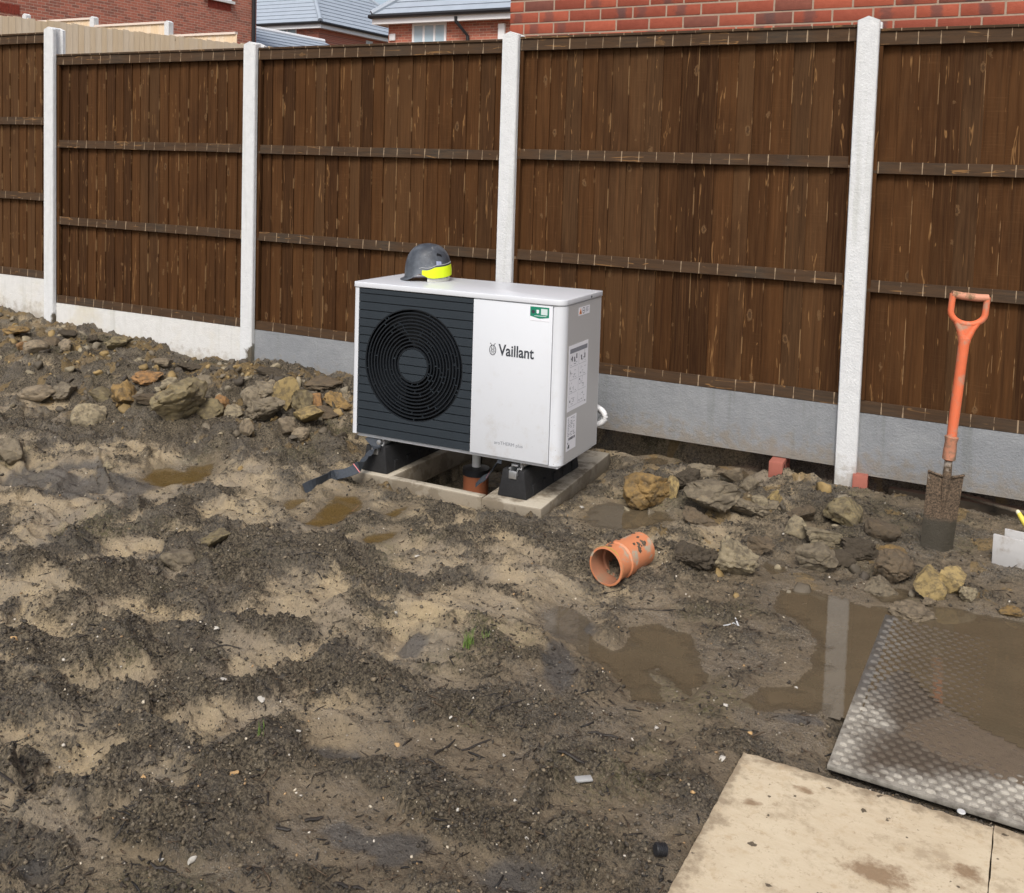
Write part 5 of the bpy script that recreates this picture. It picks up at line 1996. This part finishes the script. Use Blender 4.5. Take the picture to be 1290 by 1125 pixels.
# ------------------------------------------------------------------ lumps of dug clay
def mat_clay():
    t = NT('dug clay')
    oi = t.n('ShaderNodeObjectInfo')
    col = oi.outputs['Color']
    cb = t.n('ShaderNodeCombineXYZ')
    t.l(t.math('MULTIPLY', oi.outputs['Random'], 40), cb.inputs[0])
    p = t.vmath('ADD', t.obj(), cb.outputs[0])
    n = t.noise(p, 12, 6, .62)
    n2 = t.noise(p, 60, 6, .65)
    n3 = t.noise(p, 240, 4, .7)
    c = t.mix(n2, t.mix(1.0, col, (.55, .55, .58), 'MULTIPLY'), t.mix(1.0, col, (1.25, 1.22, 1.15), 'MULTIPLY'))
    mud = t.ss(t.math('ADD', t.math('MULTIPLY', t.noise(p, 5, 5, .6), .75), t.math('MULTIPLY', n2, .25)), .44, .60)
    c = t.mix(t.math('MULTIPLY', mud, .70), c, t.mix(n3, (.045, .036, .025), (.145, .116, .080)))
    c = t.mix(t.math('MULTIPLY', t.ss(n, .40, .33), .5), c, t.mix(1.0, col, (1.4, 1.25, .95), 'MULTIPLY'))
    t.bump(t.math('ADD', n2, t.math('MULTIPLY', n3, .6)), .7, .008)
    return t.done(c, t.rng(n2, .3, .7, .75, .50), .35)


M_CLAY = mat_clay()
CC = dict(ochre=(.36, .235, .090), yellow=(.42, .315, .140), cream=(.38, .32, .21), grey=(.275, .230, .160), olive=(.275, .225, .125), beige=(.31, .25, .17), brown=(.165, .125, .080), mud=(.088, .070, .048), orange=(.38, .21, .085))


def lump_mesh(seed, style, sub=3):
    bm = bmesh.new()
    bmesh.ops.create_icosphere(bm, subdivisions=sub, radius=1.0)
    r = random.Random(seed)
    planes = []
    np_ = {'block': 12, 'slab': 9, 'crumb': 6, 'smooth': 4}[style]
    for _ in range(np_):
        v = Vector((r.gauss(0, 1), r.gauss(0, 1), r.gauss(0, .8))).normalized()
        planes.append((v, r.uniform(.36, .74)))
    so = Vector((seed * 3.7, seed * 1.3, 0))
    amp = {'block': .13, 'slab': .11, 'crumb': .24, 'smooth': .07}[style]
    fi = {'block': .055, 'slab': .05, 'crumb': .085, 'smooth': .03}[style]
    for v in bm.verts:
        p = v.co.copy()
        for pn, d in planes:
            e = p.dot(pn) - d
            if e > 0:
                p -= pn * e * .96
        q = p * 1.5 + so
        k = amp * mnoise.fractal(q, 1.0, 2.0, 3) + fi * mnoise.ridged_multi_fractal(p * 4.5 + so, .9, 2.1, 4, 1.0, 2.0) * .8
        if style == 'crumb':
            dd = mnoise.voronoi(p * 3.6 + so)[0]
            k += .22 * (.45 - dd[0]) - .10 * max(0, .12 - (dd[1] - dd[0])) / .12
        else:
            k -= .15 * max(0, .10 - abs(mnoise.noise(p * 1.7 + so * 2))) / .10
            k -= .06 * max(0, .08 - abs(mnoise.noise(p * 4.1 + so))) / .08
        v.co = p * (1 + k)
    me = bpy.data.meshes.new('clay_lump')
    zs = [v.co.z for v in bm.verts]
    bm.to_mesh(me)
    bm.free()
    # normalise to a unit box
    co = np.empty(len(me.vertices) * 3)
    me.vertices.foreach_get('co', co)
    co = co.reshape(-1, 3)
    lo, hi = co.min(0), co.max(0)
    co = (co - (lo + hi) / 2) / (hi - lo)
    me.vertices.foreach_set('co', co.ravel())
    me.polygons.foreach_set('use_smooth', [True] * len(me.polygons))
    me.set_sharp_from_angle(angle=math.radians(50))
    me.materials.append(M_CLAY)
    return me


# px x, px y of the foot, width px, height px, colour, style, tilt, label
LUMPS = [
    (812, 641, 58, 44, 'ochre', 'block', 0, 'large drum-shaped clay lump with a yellow face, right of the heat pump'),
    (848, 632, 16, 30, 'yellow', 'slab', 0, 'narrow yellow clay slice pressed against the drum-shaped lump'),
    (892, 645, 56, 36, 'grey', 'block', 0, 'big grey folded clay lump in the middle of the heap right of the heat pump'),
    (866, 618, 44, 26, 'mud', 'crumb', 0, 'dark crumbly lump behind the grey folded one'),
    (886, 606, 34, 20, 'grey', 'crumb', 0, 'small grey crumbly lump topping the heap right of the heat pump'),
    (922, 618, 32, 22, 'beige', 'slab', .2, 'smooth beige clay slice near the fence, right of the heat pump'),
    (941, 625, 22, 20, 'grey', 'block', 0, 'pointed grey clay lump right of the smooth beige slice'),
    (938, 643, 50, 24, 'grey', 'crumb', 0, 'low grey lump with grooves at the right end of the heap'),
    (974, 635, 20, 20, 'yellow', 'crumb', 0, 'small bright yellow clay ball below the standing brick'),
    (957, 637, 20, 14, 'cream', 'smooth', 0, 'pale clay finger beside the bright yellow ball'),
    (968, 644, 24, 12, 'grey', 'slab', 0, 'flat grey clay flake in front of the bright yellow ball'),
    (882, 668, 44, 28, 'brown', 'crumb', 0, 'brown crumbly lump in front of the grey folded one'),
    (926, 728, 52, 48, 'cream', 'crumb', 0, 'big pale knobbly clay lump right of the pipe coupling'),
    (878, 718, 48, 34, 'mud', 'crumb', 0, 'dark muddy lump between the pipe coupling and the pale knobbly lump'),
    (874, 697, 30, 14, 'beige', 'smooth', .2, 'pale clay nub resting on the dark muddy lump'),
    (959, 700, 30, 22, 'brown', 'crumb', 0, 'small brown lump just right of the pale knobbly lump'),
    (1002, 683, 28, 32, 'cream', 'block', 0, 'pale yellow clay lump at the left of the heap below the post'),
    (1036, 690, 44, 24, 'cream', 'slab', 0, 'pale flat clay lump in the middle of the heap below the post'),
    (1028, 724, 44, 38, 'grey', 'block', 0, 'grey angular lump at the front of the heap below the post'),
    (1068, 666, 52, 36, 'olive', 'smooth', .15, 'smooth olive clay lump at the back of the heap below the post'),
    (1012, 658, 34, 20, 'brown', 'crumb', 0, 'brown crumbly lump at the back left of the heap below the post'),
    (1112, 682, 40, 24, 'brown', 'smooth', 0, 'smooth brown mound of clay left of the spade blade'),
    (1085, 706, 44, 26, 'mud', 'crumb', 0, 'dark crumbly lump in the middle of the heap left of the spade'),
    (1060, 714, 30, 20, 'mud', 'crumb', 0, 'small dark crumb beside the grey angular lump'),
    (1125, 731, 54, 36, 'brown', 'smooth', 0, 'rounded dark brown clay lump in front of the spade'),
    (1124, 700, 30, 12, 'ochre', 'crumb', 0, 'ochre crumbs above the rounded dark brown lump'),
    (1168, 755, 44, 36, 'yellow', 'block', 0, 'yellow angular clay lump in front of the spade'),
    (1198, 750, 36, 34, 'yellow', 'slab', -.5, 'tilted yellow clay slab at the right of the yellow angular lump'),
    (1108, 752, 32, 24, 'grey', 'crumb', 0, 'grey knotted lump left of the yellow angular lump'),
    (1170, 764, 18, 10, 'beige', 'crumb', 0, 'beige crumb in the water below the yellow angular lump'),
    (1218, 756, 22, 18, 'cream', 'crumb', 0, 'pale crumb right of the tilted yellow slab'),
    (1015, 770, 18, 8, 'grey', 'smooth', 0, 'small grey pebble of clay in the puddle left of the mat'),
    (1150, 780, 54, 16, 'beige', 'crumb', 0, 'sandy crumbling bar at the top edge of the mat'),
    (1274, 776, 26, 12, 'ochre', 'crumb', 0, 'ochre crumbs at the right edge above the mat'),
    (22, 424, 30, 12, 'ochre', 'crumb', 0, 'ochre clod at the left edge near the fence foot'),
    (46, 448, 28, 18, 'beige', 'smooth', 0, 'rounded beige clod left of the leftmost post'),
    (26, 442, 16, 13, 'orange', 'block', 0, 'pinkish clod beside the rounded beige one at the left'),
    (82, 444, 18, 16, 'beige', 'smooth', 0, 'beige clod at the foot of the leftmost post'),
    (66, 442, 20, 18, 'brown', 'block', 0, 'brown clod at the foot of the leftmost post'),
    (85, 428, 22, 14, 'mud', 'crumb', 0, 'dark clod against the pale gravel board by the leftmost post'),
    (150, 440, 32, 16, 'olive', 'crumb', 0, 'ochre crumbly clod against the pale gravel board'),
    (118, 434, 18, 12, 'mud', 'crumb', 0, 'small dark clod against the pale gravel board'),
    (48, 506, 40, 20, 'beige', 'smooth', 0, 'low grey beige clod at the left of the heap'),
    (82, 508, 34, 20, 'grey', 'crumb', 0, 'grey clod at the left of the heap next to the low beige one'),
    (112, 541, 38, 30, 'cream', 'slab', .3, 'cream pointed clay flake lying in front of the left heap'),
    (156, 517, 36, 34, 'ochre', 'crumb', 0, 'orange brown knotted clod in the left heap'),
    (184, 484, 34, 16, 'orange', 'crumb', 0, 'low orange clod at the back of the left heap'),
    (187, 514, 30, 12, 'brown', 'slab', .2, 'flat brown slice beside the orange brown knotted clod'),
    (130, 508, 30, 18, 'olive', 'block', 0, 'olive clod left of the orange brown knotted one'),
    (224, 541, 56, 50, 'olive', 'block', 0, 'biggest olive clay block in the left heap'),
    (216, 486, 22, 16, 'cream', 'block', 0, 'small cream clod above the biggest olive block'),
    (262, 530, 38, 24, 'olive', 'block', 0, 'olive clod at the right side of the biggest olive block'),
    (259, 492, 26, 18, 'grey', 'block', 0, 'grey sharp clod behind the biggest olive block'),
    (277, 517, 20, 22, 'orange', 'block', 0, 'orange clod in the middle of the left heap'),
    (296, 526, 26, 20, 'cream', 'slab', 0, 'cream striped clod in front of the middle orange clod'),
    (318, 513, 24, 24, 'grey', 'smooth', 0, 'smooth grey clod below the second post'),
    (338, 500, 44, 30, 'grey', 'crumb', 0, 'grey crumbly clod below the second post'),
    (334, 533, 50, 30, 'grey', 'crumb', 0, 'wide grey crumbly clod at the front of the heap'),
    (361, 515, 32, 40, 'yellow', 'slab', .5, 'tilted yellow clay slab leaning in the heap left of the heat pump'),
    (380, 520, 26, 28, 'olive', 'block', 0, 'olive clod right of the tilted yellow slab'),
    (388, 536, 36, 22, 'yellow', 'block', 0, 'bright yellow clod at the front of the heap, left of the heat pump'),
    (410, 528, 32, 16, 'brown', 'smooth', 0, 'rounded brown clod resting on the yellow one'),
    (398, 514, 26, 20, 'orange', 'slab', .4, 'orange wedge of clay left of the heat pump'),
    (424, 520, 32, 26, 'ochre', 'crumb', 0, 'ochre clod touching the left side of the heat pump'),
    (361, 554, 24, 24, 'beige', 'smooth', .2, 'rounded beige clod at the front right of the left heap'),
    (378, 556, 20, 18, 'beige', 'smooth', 0, 'second rounded beige clod at the front right of the left heap'),
    (312, 552, 20, 24, 'beige', 'slab', 0, 'upright beige flake at the front of the left heap'),
    (346, 478, 50, 16, 'mud', 'crumb', 0, 'dark mud on the crest of the heap below the second post'),
    (405, 490, 44, 14, 'brown', 'crumb', 0, 'brown crumbs against the grey gravel board left of the heat pump'),
    (240, 470, 30, 12, 'mud', 'crumb', 0, 'dark clod against the pale gravel board left of the second post'),
    (205, 466, 24, 10, 'beige', 'slab', .1, 'flat beige slice near the pale gravel board'),
    (10, 590, 44, 34, 'grey', 'block', 0, 'grey stone at the left edge of the yard'),
    (137, 591, 12, 9, 'cream', 'block', 0, 'small pale stone on the dark wet sand'),
    (224, 716, 40, 24, 'grey', 'block', 0, 'clay lump on the trodden ridge left of centre'),
    (270, 690, 36, 18, 'olive', 'crumb', 0, 'yellowish crumbs on the trodden ridge left of centre'),
]
for i, (px_, py_, wpx, hpx, colr, style, tilt, lab) in enumerate(LUMPS):
    g = gp(px_, py_ - hpx * .18)
    s = mpp(g)
    w, h_ = wpx * s * 1.14, hpx * s * 1.14
    rr_ = random.Random(i * 13 + 1)
    o = link('clay_lump', lump_mesh(i + 1, style, 5 if wpx > 40 else 4), None, None, (g.x, g.y, g.z + h_ * .30), (rr_.uniform(-.15, .15), tilt, YAW + rr_.uniform(-.5, .5)))
    o.scale = (w, w * rr_.uniform(.65, .95), h_)
    c = CC[colr]
    v = rr_.uniform(.85, 1.12)
    o.color = (c[0] * v, c[1] * v, c[2] * v, 1)
    tag(o, lab, 'clay lump', 'clods of dug clay')

# ------------------------------------------------------------------ crumbs, slivers and grit
def scatter_points(n, weight, rmin=1.7, rmax=7.6):
    """points thrown over the yard, thicker near the viewer's end and where weight says"""
    X, Y = [], []
    got = 0
    while got < n:
        k = n * 3
        r = np.exp(RNG.uniform(math.log(rmin), math.log(rmax), k))
        th = RNG.uniform(-.55, .53, k)
        x, y = CAM[0] - np.sin(YAW - th) * r, CAM[1] + np.cos(YAW - th) * r
        ok = (y < -.03) & (rect(x, y, 3.6, 4.72, -1.14, -.1) > 0) & (rect(x, y, *MAT) > .0) & (rect(x, y, *BRD) > 0)
        x, y = x[ok], y[ok]
        h, sm, dk, cl, wt = land(x, y)
        water = np.zeros(x.shape, bool)
        for kk, (zw, poly) in PUDW.items():
            water |= (sdist(poly, x, y) < .01) & (h < zw + .002)
        p = weight(sm, dk, cl, wt) * ~water
        ok = RNG.uniform(0, 1, len(x)) < p
        X.append(np.stack([x[ok], y[ok], h[ok]], 1))
        got += ok.sum()
    return np.concatenate(X)[:n]


_bm = bmesh.new()
bmesh.ops.create_icosphere(_bm, subdivisions=1, radius=1)
ICO_V = np.array([v.co[:] for v in _bm.verts])
ICO_F = np.array([[v.index for v in f.verts] for f in _bm.faces])
_bm.free()


def rand_rot(n):
    q = RNG.normal(size=(n, 4))
    q /= np.linalg.norm(q, axis=1)[:, None]
    w, x, y, z = q.T
    return np.stack([np.stack([1 - 2 * (y * y + z * z), 2 * (x * y - z * w), 2 * (x * z + y * w)], -1),
                     np.stack([2 * (x * y + z * w), 1 - 2 * (x * x + z * z), 2 * (y * z - x * w)], -1),
                     np.stack([2 * (x * z - y * w), 2 * (y * z + x * w), 1 - 2 * (x * x + y * y)], -1)], 1)


def tri_mesh(name, V, F, col, mat):
    me = bpy.data.meshes.new(name)
    me.vertices.add(len(V))
    me.vertices.foreach_set('co', V.astype(np.float32).ravel())
    me.loops.add(F.size)
    me.loops.foreach_set('vertex_index', F.astype(np.int32).ravel())
    me.polygons.add(len(F))
    k = F.shape[1]
    me.polygons.foreach_set('loop_start', np.arange(0, F.size, k, dtype=np.int32))
    me.polygons.foreach_set('loop_total', np.full(len(F), k, np.int32))
    me.update()
    at = me.color_attributes.new('tint', 'FLOAT_COLOR', 'POINT')
    at.data.foreach_set('color', np.concatenate([col, np.ones((len(col), 1))], 1).astype(np.float32).ravel())
    me.validate()
    return stuff(link(name, me, mat))


def mat_tint(name, rough=.7):
    t = NT(name)
    a = t.n('ShaderNodeAttribute', attribute_name='tint')
    n = t.noise(t.pos(), 260, 4, .7)
    c = t.mix(n, t.mix(1.0, a.outputs['Color'], (.55, .55, .55), 'MULTIPLY'), t.mix(1.0, a.outputs['Color'], (1.35, 1.35, 1.35), 'MULTIPLY'))
    t.bump(n, .6, .003)
    return t.done(c, rough, .35)


def pellets(name, n, smin, smax, weight, cols, flat, mat, pw=2.2, rmax=7.6):
    P = scatter_points(n, weight, rmax=rmax)
    s = smin + (smax - smin) * RNG.uniform(0, 1, n) ** pw
    dist = np.hypot(P[:, 0] - CAM[0], P[:, 1] - CAM[1])
    s = s * (.85 + .06 * dist)
    jit = RNG.uniform(.5, 1.35, (n, 12, 1))
    V = ICO_V[None] * jit * np.stack([np.ones(n), RNG.uniform(.6, 1, n), RNG.uniform(*flat, n)], 1)[:, None, :]
    R = rand_rot(n)
    V = np.einsum('nij,nkj->nki', R, V) * s[:, None, None]
    V[:, :, 2] *= .85
    V = V + P[:, None, :] + np.array([0, 0, .35])[None, None] * s[:, None, None]
    F = (ICO_F[None] + (np.arange(n) * 12)[:, None, None]).reshape(-1, 3)
    c = np.array(cols)[RNG.integers(0, len(cols), n)] * RNG.uniform(.7, 1.25, (n, 1))
    return tri_mesh(name, V.reshape(-1, 3), F, np.repeat(c, 12, 0), mat)


M_TINT = mat_tint('soil crumbs')
pellets('soil_crumbs', 36000, .0012, .0085, lambda s, d, c, w: (.20 + .80 * s) * (1 - .45 * w) * (1 - .5 * d), [(.060, .050, .037), (.044, .036, .027), (.085, .070, .050), (.11, .090, .062), (.16, .128, .085)], (.35, .9), M_TINT, 3.0)
def rubble():
    global ICO_V, ICO_F
    keep = ICO_V, ICO_F
    bases = []
    for q in range(12):
        m_ = lump_mesh(300 + q, ('block', 'crumb', 'block', 'slab')[q % 4], 2)
        bases.append(np.array([v.co[:] for v in m_.vertices]) * 2)
        IF = np.array([list(f.vertices) for f in m_.polygons])
    bases = np.stack(bases)
    N = 620
    X = []
    while sum(len(q) for q in X) < N:
        x, y = RNG.uniform(-1.5, 6.5, 4000), RNG.uniform(-1.5, -.05, 4000)
        p = .9 * sst(x, 3.6, 3.0) * np.exp(-((y + .55) / .38) ** 2)
        for cx, cy, r in ((5.18, -.62, .26), (5.62, -1.12, .18), (5.92, -.82, .22), (6.10, -.95, .16), (5.5, -.45, .3)):
            p = np.maximum(p, .5 * np.exp(-((x - cx) ** 2 + (y - cy) ** 2) / r ** 2))
        ok = (RNG.uniform(0, 1, 4000) < p) & (rect(x, y, 3.55, 4.75, -1.2, 0) > 0)
        X.append(np.stack([x[ok], y[ok]], 1))
    X = np.concatenate(X)[:N]
    z = land(X[:, 0], X[:, 1])[0]
    sz = .010 + .030 * RNG.uniform(0, 1, N) ** 2
    IV = bases[0]
    V = bases[RNG.integers(0, 12, N)] * np.stack([np.ones(N), RNG.uniform(.55, 1, N), RNG.uniform(.4, .8, N)], 1)[:, None, :]
    V = np.einsum('nij,nkj->nki', rand_rot(N), V) * sz[:, None, None]
    V = V + np.stack([X[:, 0], X[:, 1], z + sz * .12], 1)[:, None, :]
    F = (IF[None] + (np.arange(N) * len(IV))[:, None, None]).reshape(-1, 3)
    pal = np.array([(.10, .082, .058), (.16, .132, .092), (.20, .17, .12), (.24, .20, .13), (.26, .18, .075), (.07, .057, .042)])
    c = pal[RNG.integers(0, len(pal), N)] * RNG.uniform(.8, 1.2, (N, 1))
    tri_mesh('clod_rubble', V.reshape(-1, 3), F, np.repeat(c, len(IV), 0), M_TINT)


rubble()
pellets('grit', 2200, .0015, .0058, lambda s, d, c, w: .5 + .5 * s, [(.46, .40, .30), (.34, .22, .11), (.55, .50, .42), (.22, .19, .15)], (.5, .9), mat_tint('pale grit', .6), 3.0, 6.0)

n = 5200
P = scatter_points(n, lambda s, d, c, w: .25 + .75 * s, rmax=6.2)
L = .004 + .022 * RNG.uniform(0, 1, n) ** 3
W_ = .0010 + .0016 * RNG.uniform(0, 1, n) ** 2
a = RNG.uniform(0, 2 * np.pi, n)
pitch_ = RNG.normal(0, .22, n)
dx = np.stack([np.cos(a) * np.cos(pitch_), np.sin(a) * np.cos(pitch_), np.sin(pitch_)], 1)
sx = np.stack([-np.sin(a), np.cos(a), np.zeros(n)], 1)
uz = np.cross(dx, sx)
cn = P + np.array([0, 0, .0025])
V = []
for e, k in ((-1, .6), (0, 1.0), (1, .55)):
    bend = RNG.normal(0, .10, (n, 1)) * L[:, None] if e == 0 else 0
    for sa, sb_ in ((-1, -1), (1, -1), (1, 1), (-1, 1)):
        V.append(cn + dx * (e * L)[:, None] + sx * (sa * W_ * k)[:, None] + uz * (sb_ * W_ * .7 * k)[:, None] + sx * bend)
V = np.stack(V, 1)
fq = []
for r_ in (0, 4):
    for j in range(4):
        fq.append((r_ + j, r_ + (j + 1) % 4, r_ + 4 + (j + 1) % 4, r_ + 4 + j))
fq += [(3, 2, 1, 0), (8, 9, 10, 11)]
F = (np.array(fq)[None] + (np.arange(n) * 12)[:, None, None]).reshape(-1, 4)
cols = np.array([(.026, .020, .015), (.045, .033, .022), (.09, .062, .038), (.020, .018, .016)])[RNG.integers(0, 4, n)]
tri_mesh('bark_slivers', V.reshape(-1, 3), F, np.repeat(cols, 12, 0), mat_tint('wet bark', .55))

# ------------------------------------------------------------------ single small finds lying about
M_STONE = simple('pale stone chip', (.50, .47, .41), .7, .3, var=.15, scale=40)
M_TANST = simple('tan stone chip', (.52, .33, .15), .7, .3, var=.25, scale=40)
chipm = [lump_mesh(200 + i, 'block', 2) for i in range(4)]
for m_ in chipm:
    m_.materials.clear()
CHIPS = [
    (827, 918, 9, 5, 0, 'flat white chip on the mud straight above the left corner of the pale board'), (910, 957, 13, 7, 0, 'white chip close to the upper left corner of the pale board'),
    (914, 890, 7, 5, 0, 'white chip on the mud between the two big puddles'), (1003, 868, 7, 5, 0, 'white chip on the rim of the puddle left of the post reflection'),
    (242, 1084, 14, 14, 0, 'chunky white chip at the lower left, right one of a pair'), (203, 1084, 9, 6, 0, 'white chip at the lower left, left one of a pair'),
    (295, 977, 13, 11, 1, 'orange tan pebble on the large dark clump at the lower left'), (272, 795, 10, 6, 0, 'white chip on a dark ridge left of the grass tuft'),
    (16, 806, 12, 10, 1, 'tan chip at the left edge of the yard'), (650, 1010, 7, 6, 0, 'white chip left of the round dark clod in the foreground'),
    (664, 1058, 9, 6, 0, 'white chip below the round dark clod in the foreground'), (576, 1022, 6, 8, 0, 'white chip on the dark clump at the lower middle'),
    (635, 953, 7, 6, 0, 'white chip left of the grey plastic scrap'), (568, 905, 6, 5, 0, 'white chip on the trodden soil below the grass tuft'),
    (499, 774, 6, 8, 0, 'white chip on soil left of the grass tuft'), (525, 703, 8, 6, 0, 'white chip on the mud in front of the kerb'),
    (180, 980, 10, 7, 1, 'tan chip on the dark ridge at the lower left'), (70, 982, 14, 8, 1, 'long tan chip on sand near the left edge'),
    (281, 862, 14, 6, 0, 'elongated white chip on the ridge at centre left'), (376, 922, 8, 7, 0, 'white chip at the right end of the large dark clump'),
    (945, 925, 8, 6, 1, 'tan chip on the mud above the pale board'), (872, 1000, 9, 10, 1, 'tan chip on the mud beside the left edge of the pale board'),
    (733, 640, 9, 6, 0, 'white chip beside the right kerb under the heat pump'), (1288, 1031, 16, 9, 1, 'yellowish chip at the right edge between mat and board'),
    (500, 940, 9, 9, 1, 'tan chip on the dark clump at the lower middle'), (330, 880, 16, 6, 0, 'pale flake on the sand above the large dark clump')]
for i, (px_, py_, w, h_, kd, lab) in enumerate(CHIPS):
    g = gp(px_, py_)
    s = mpp(g)
    me = chipm[i % 4].copy()
    me.materials.append(M_TANST if kd else M_STONE)
    o = link('stone_chip', me, None, None, (g.x, g.y, g.z + .003), (0, 0, random.uniform(0, 6)))
    o.scale = (w * s * .9, w * s * .68, max(.005, h_ * s * .6))
    tag(o, lab, 'stone', 'stone chips on the mud')

M_TWIG = simple('wet dark wood', (.035, .028, .022), .55, .4, var=.35, scale=60, bump=.5, bscale=300)
TW = [(760, 928, 40, 10, .010, 'dark splinter on the mud left of the flat white chip'), (720, 955, 36, 22, .014, 'thick dark splinter just above the grey plastic scrap'),
      (440, 1120, 40, 20, .010, 'dark splinter at the bottom edge of the yard'), (395, 1035, 26, -18, .012, 'dark splinter on sand at the lower left, upper right one of two'),
      (357, 1047, 18, 4, .012, 'short dark splinter on sand at the lower left'), (206, 1096, 32, 8, .011, 'dark splinter just below the pair of white chips'),
      (560, 945, 34, -40, .008, 'dark splinter slanting up beside the dark clump at the lower middle'), (545, 962, 30, 12, .008, 'dark splinter on the dark clump at the lower middle'),
      (600, 940, 40, -16, .007, 'dark splinter right of the dark clump at the lower middle'), (640, 890, 34, -14, .007, 'dark splinter on bare soil below the grass tuft'),
      (285, 815, 40, 2, .006, 'straight dark splinter at centre left'), (780, 745, 60, -12, .004, 'thin dark twig lying below the pipe coupling'),
      (815, 768, 66, 6, .004, 'thin dark twig at the edge of the puddle below the pipe coupling'), (400, 873, 22, -4, .009, 'dark splinter on the sand left of centre'),
      (6, 978, 30, 34, .009, 'dark splinter at the left edge of the yard'), (395, 700, 40, 5, .006, 'dark splinter below the amber puddle'),
      (925, 1000, 20, -30, .006, 'dark splinter beside the left edge of the pale board')]
for i, (px_, py_, lp, ar, th_, lab) in enumerate(TW):
    c, s_ = math.cos(math.radians(ar)), math.sin(math.radians(ar))
    pts = []
    g0 = gp(px_, py_)
    for k in range(5):
        f_ = -.5 + k / 4
        g = unproj(px_ + lp * f_ * c, py_ + lp * f_ * s_, g0.z)
        zz_ = max(ht(g[0], g[1]), g0.z - .006)
        pts.append(Vector((g[0], g[1], zz_ + th_ * .35)) - g0 + Vector((0, random.uniform(-.003, .003), random.uniform(0, .003))))
    r_ = th_ * .42
    o = link('twig', MB().tube(pts, [(r_ * .6, r_ * .45), (r_, r_ * .7), (r_ * .95, r_ * .6), (r_, r_ * .7), (r_ * .5, r_ * .4)], 7).mesh('twig', 0, True), M_TWIG, None, g0)
    tag(o, lab, 'twig', 'dark wood splinters on the mud')

# white disc, hexagonal washer, black cap, scrap of plastic, torn white tag
M_WDISC = simple('white plastic', (.55, .55, .54), .4, .4, var=.04)
o = link('plastic_disc', MB().lathe([(0, .003), (.009, .003), (.010, .0015), (.010, 0), (0, 0)], 24).mesh('plastic_disc', 0, True), M_WDISC, None, unproj(1211, 1023, -.163))
tag(o, 'round white plastic disc lying on the pale board', 'disc')
g = gp(831, 1077)
BC = thing('threaded_cap', 'small black ribbed plastic cap lying on the mud by the board', 'cap', (g.x, g.y, g.z + .013), (0, .25, .8))
part('cap_body', MB().lathe([(0, -.012), (.011, -.012), (.012, -.010), (.012, .014), (0, .014)], 20, lambda x, y, s: (s, x, y)), M_BLACKP, BC, smooth=True)
rg = MB()
for k in range(5):
    rg.lathe([(.012, -.010 + k * .0052), (.0142, -.0092 + k * .0052), (.0142, -.0075 + k * .0052), (.012, -.0065 + k * .0052)], 20, lambda x, y, s: (s, x, y))
part('thread', rg, M_BLACKP, BC)
g = gp(735, 985)
o = link('plastic_scrap', MB().box(-.022, .022, -.010, .010, 0, .006).mesh('plastic_scrap', .002, True), simple('cloudy plastic', (.38, .38, .37), .35, .4, var=.2), None, g + Vector((0, 0, .005)), (.1, .05, .75))
tag(o, 'small rectangular grey plastic scrap on the mud', 'scrap')
g = gp(915, 790)
def gpo(px_, py_, up):
    q = unproj(px_, py_, g.z)
    return Vector((q[0], q[1], max(ht(q[0], q[1]), -.19) + up)) - g
rb2 = MB()
pts = [gpo(911, 789, .003), gpo(917, 790, .006), gpo(924, 789, .004), gpo(930, 793, .009), gpo(926, 786, .012)]
rb2.tube(pts, [(.002, .001), (.004, .001), (.0045, .0012), (.004, .0012), (.002, .001)], 6)
tag(link('torn_tag', rb2.mesh('torn_tag', 0, True), M_WDISC, None, g), 'torn white strip of plastic on the wet mud beside the puddle', 'scrap')

# grass
def mat_grass():
    t = NT('grass blade')
    n = t.noise(t.obj(), 40, 3)
    return t.done(t.mix(n, (.07, .13, .025), (.20, .30, .07)), .5, .3)


M_GR = mat_grass()
def tuft(px_, py_, nb_, hmax, label, seed):
    g = gp(px_, py_)
    r_ = random.Random(seed)
    T_ = thing('grass_tuft', label, 'grass', g)
    mb = MB()
    for k in range(nb_):
        a = r_.uniform(0, 6.28)
        bx, by = r_.gauss(0, .008), r_.gauss(0, .008)
        h_ = hmax * r_.uniform(.45, 1)
        ln = r_.uniform(.02, .35) * h_
        w = r_.uniform(.0010, .0019)
        vs = []
        for j in range(5):
            f_ = j / 4
            cx, cy = bx + math.cos(a) * ln * f_ ** 1.8, by + math.sin(a) * ln * f_ ** 1.8
            z = h_ * f_ - .2 * ln * f_ ** 3
            ww = w * (1 - .85 * f_)
            vs += [(cx - math.sin(a + 1) * ww, cy + math.cos(a + 1) * ww, z), (cx + math.sin(a + 1) * ww, cy - math.cos(a + 1) * ww, z)]
        mb.add(vs, [(j * 2, j * 2 + 1, j * 2 + 3, j * 2 + 2) for j in range(4)])
    stuff(part('blades', mb, M_GR, T_))
tuft(590, 815, 42, .075, 'small tuft of green grass in the middle of the yard', 4)
tuft(612, 803, 10, .03, 'sparse seedling just right of the green grass tuft', 5)
tuft(328, 925, 8, .035, 'few thin grass blades on the sandy patch at the lower left', 6)
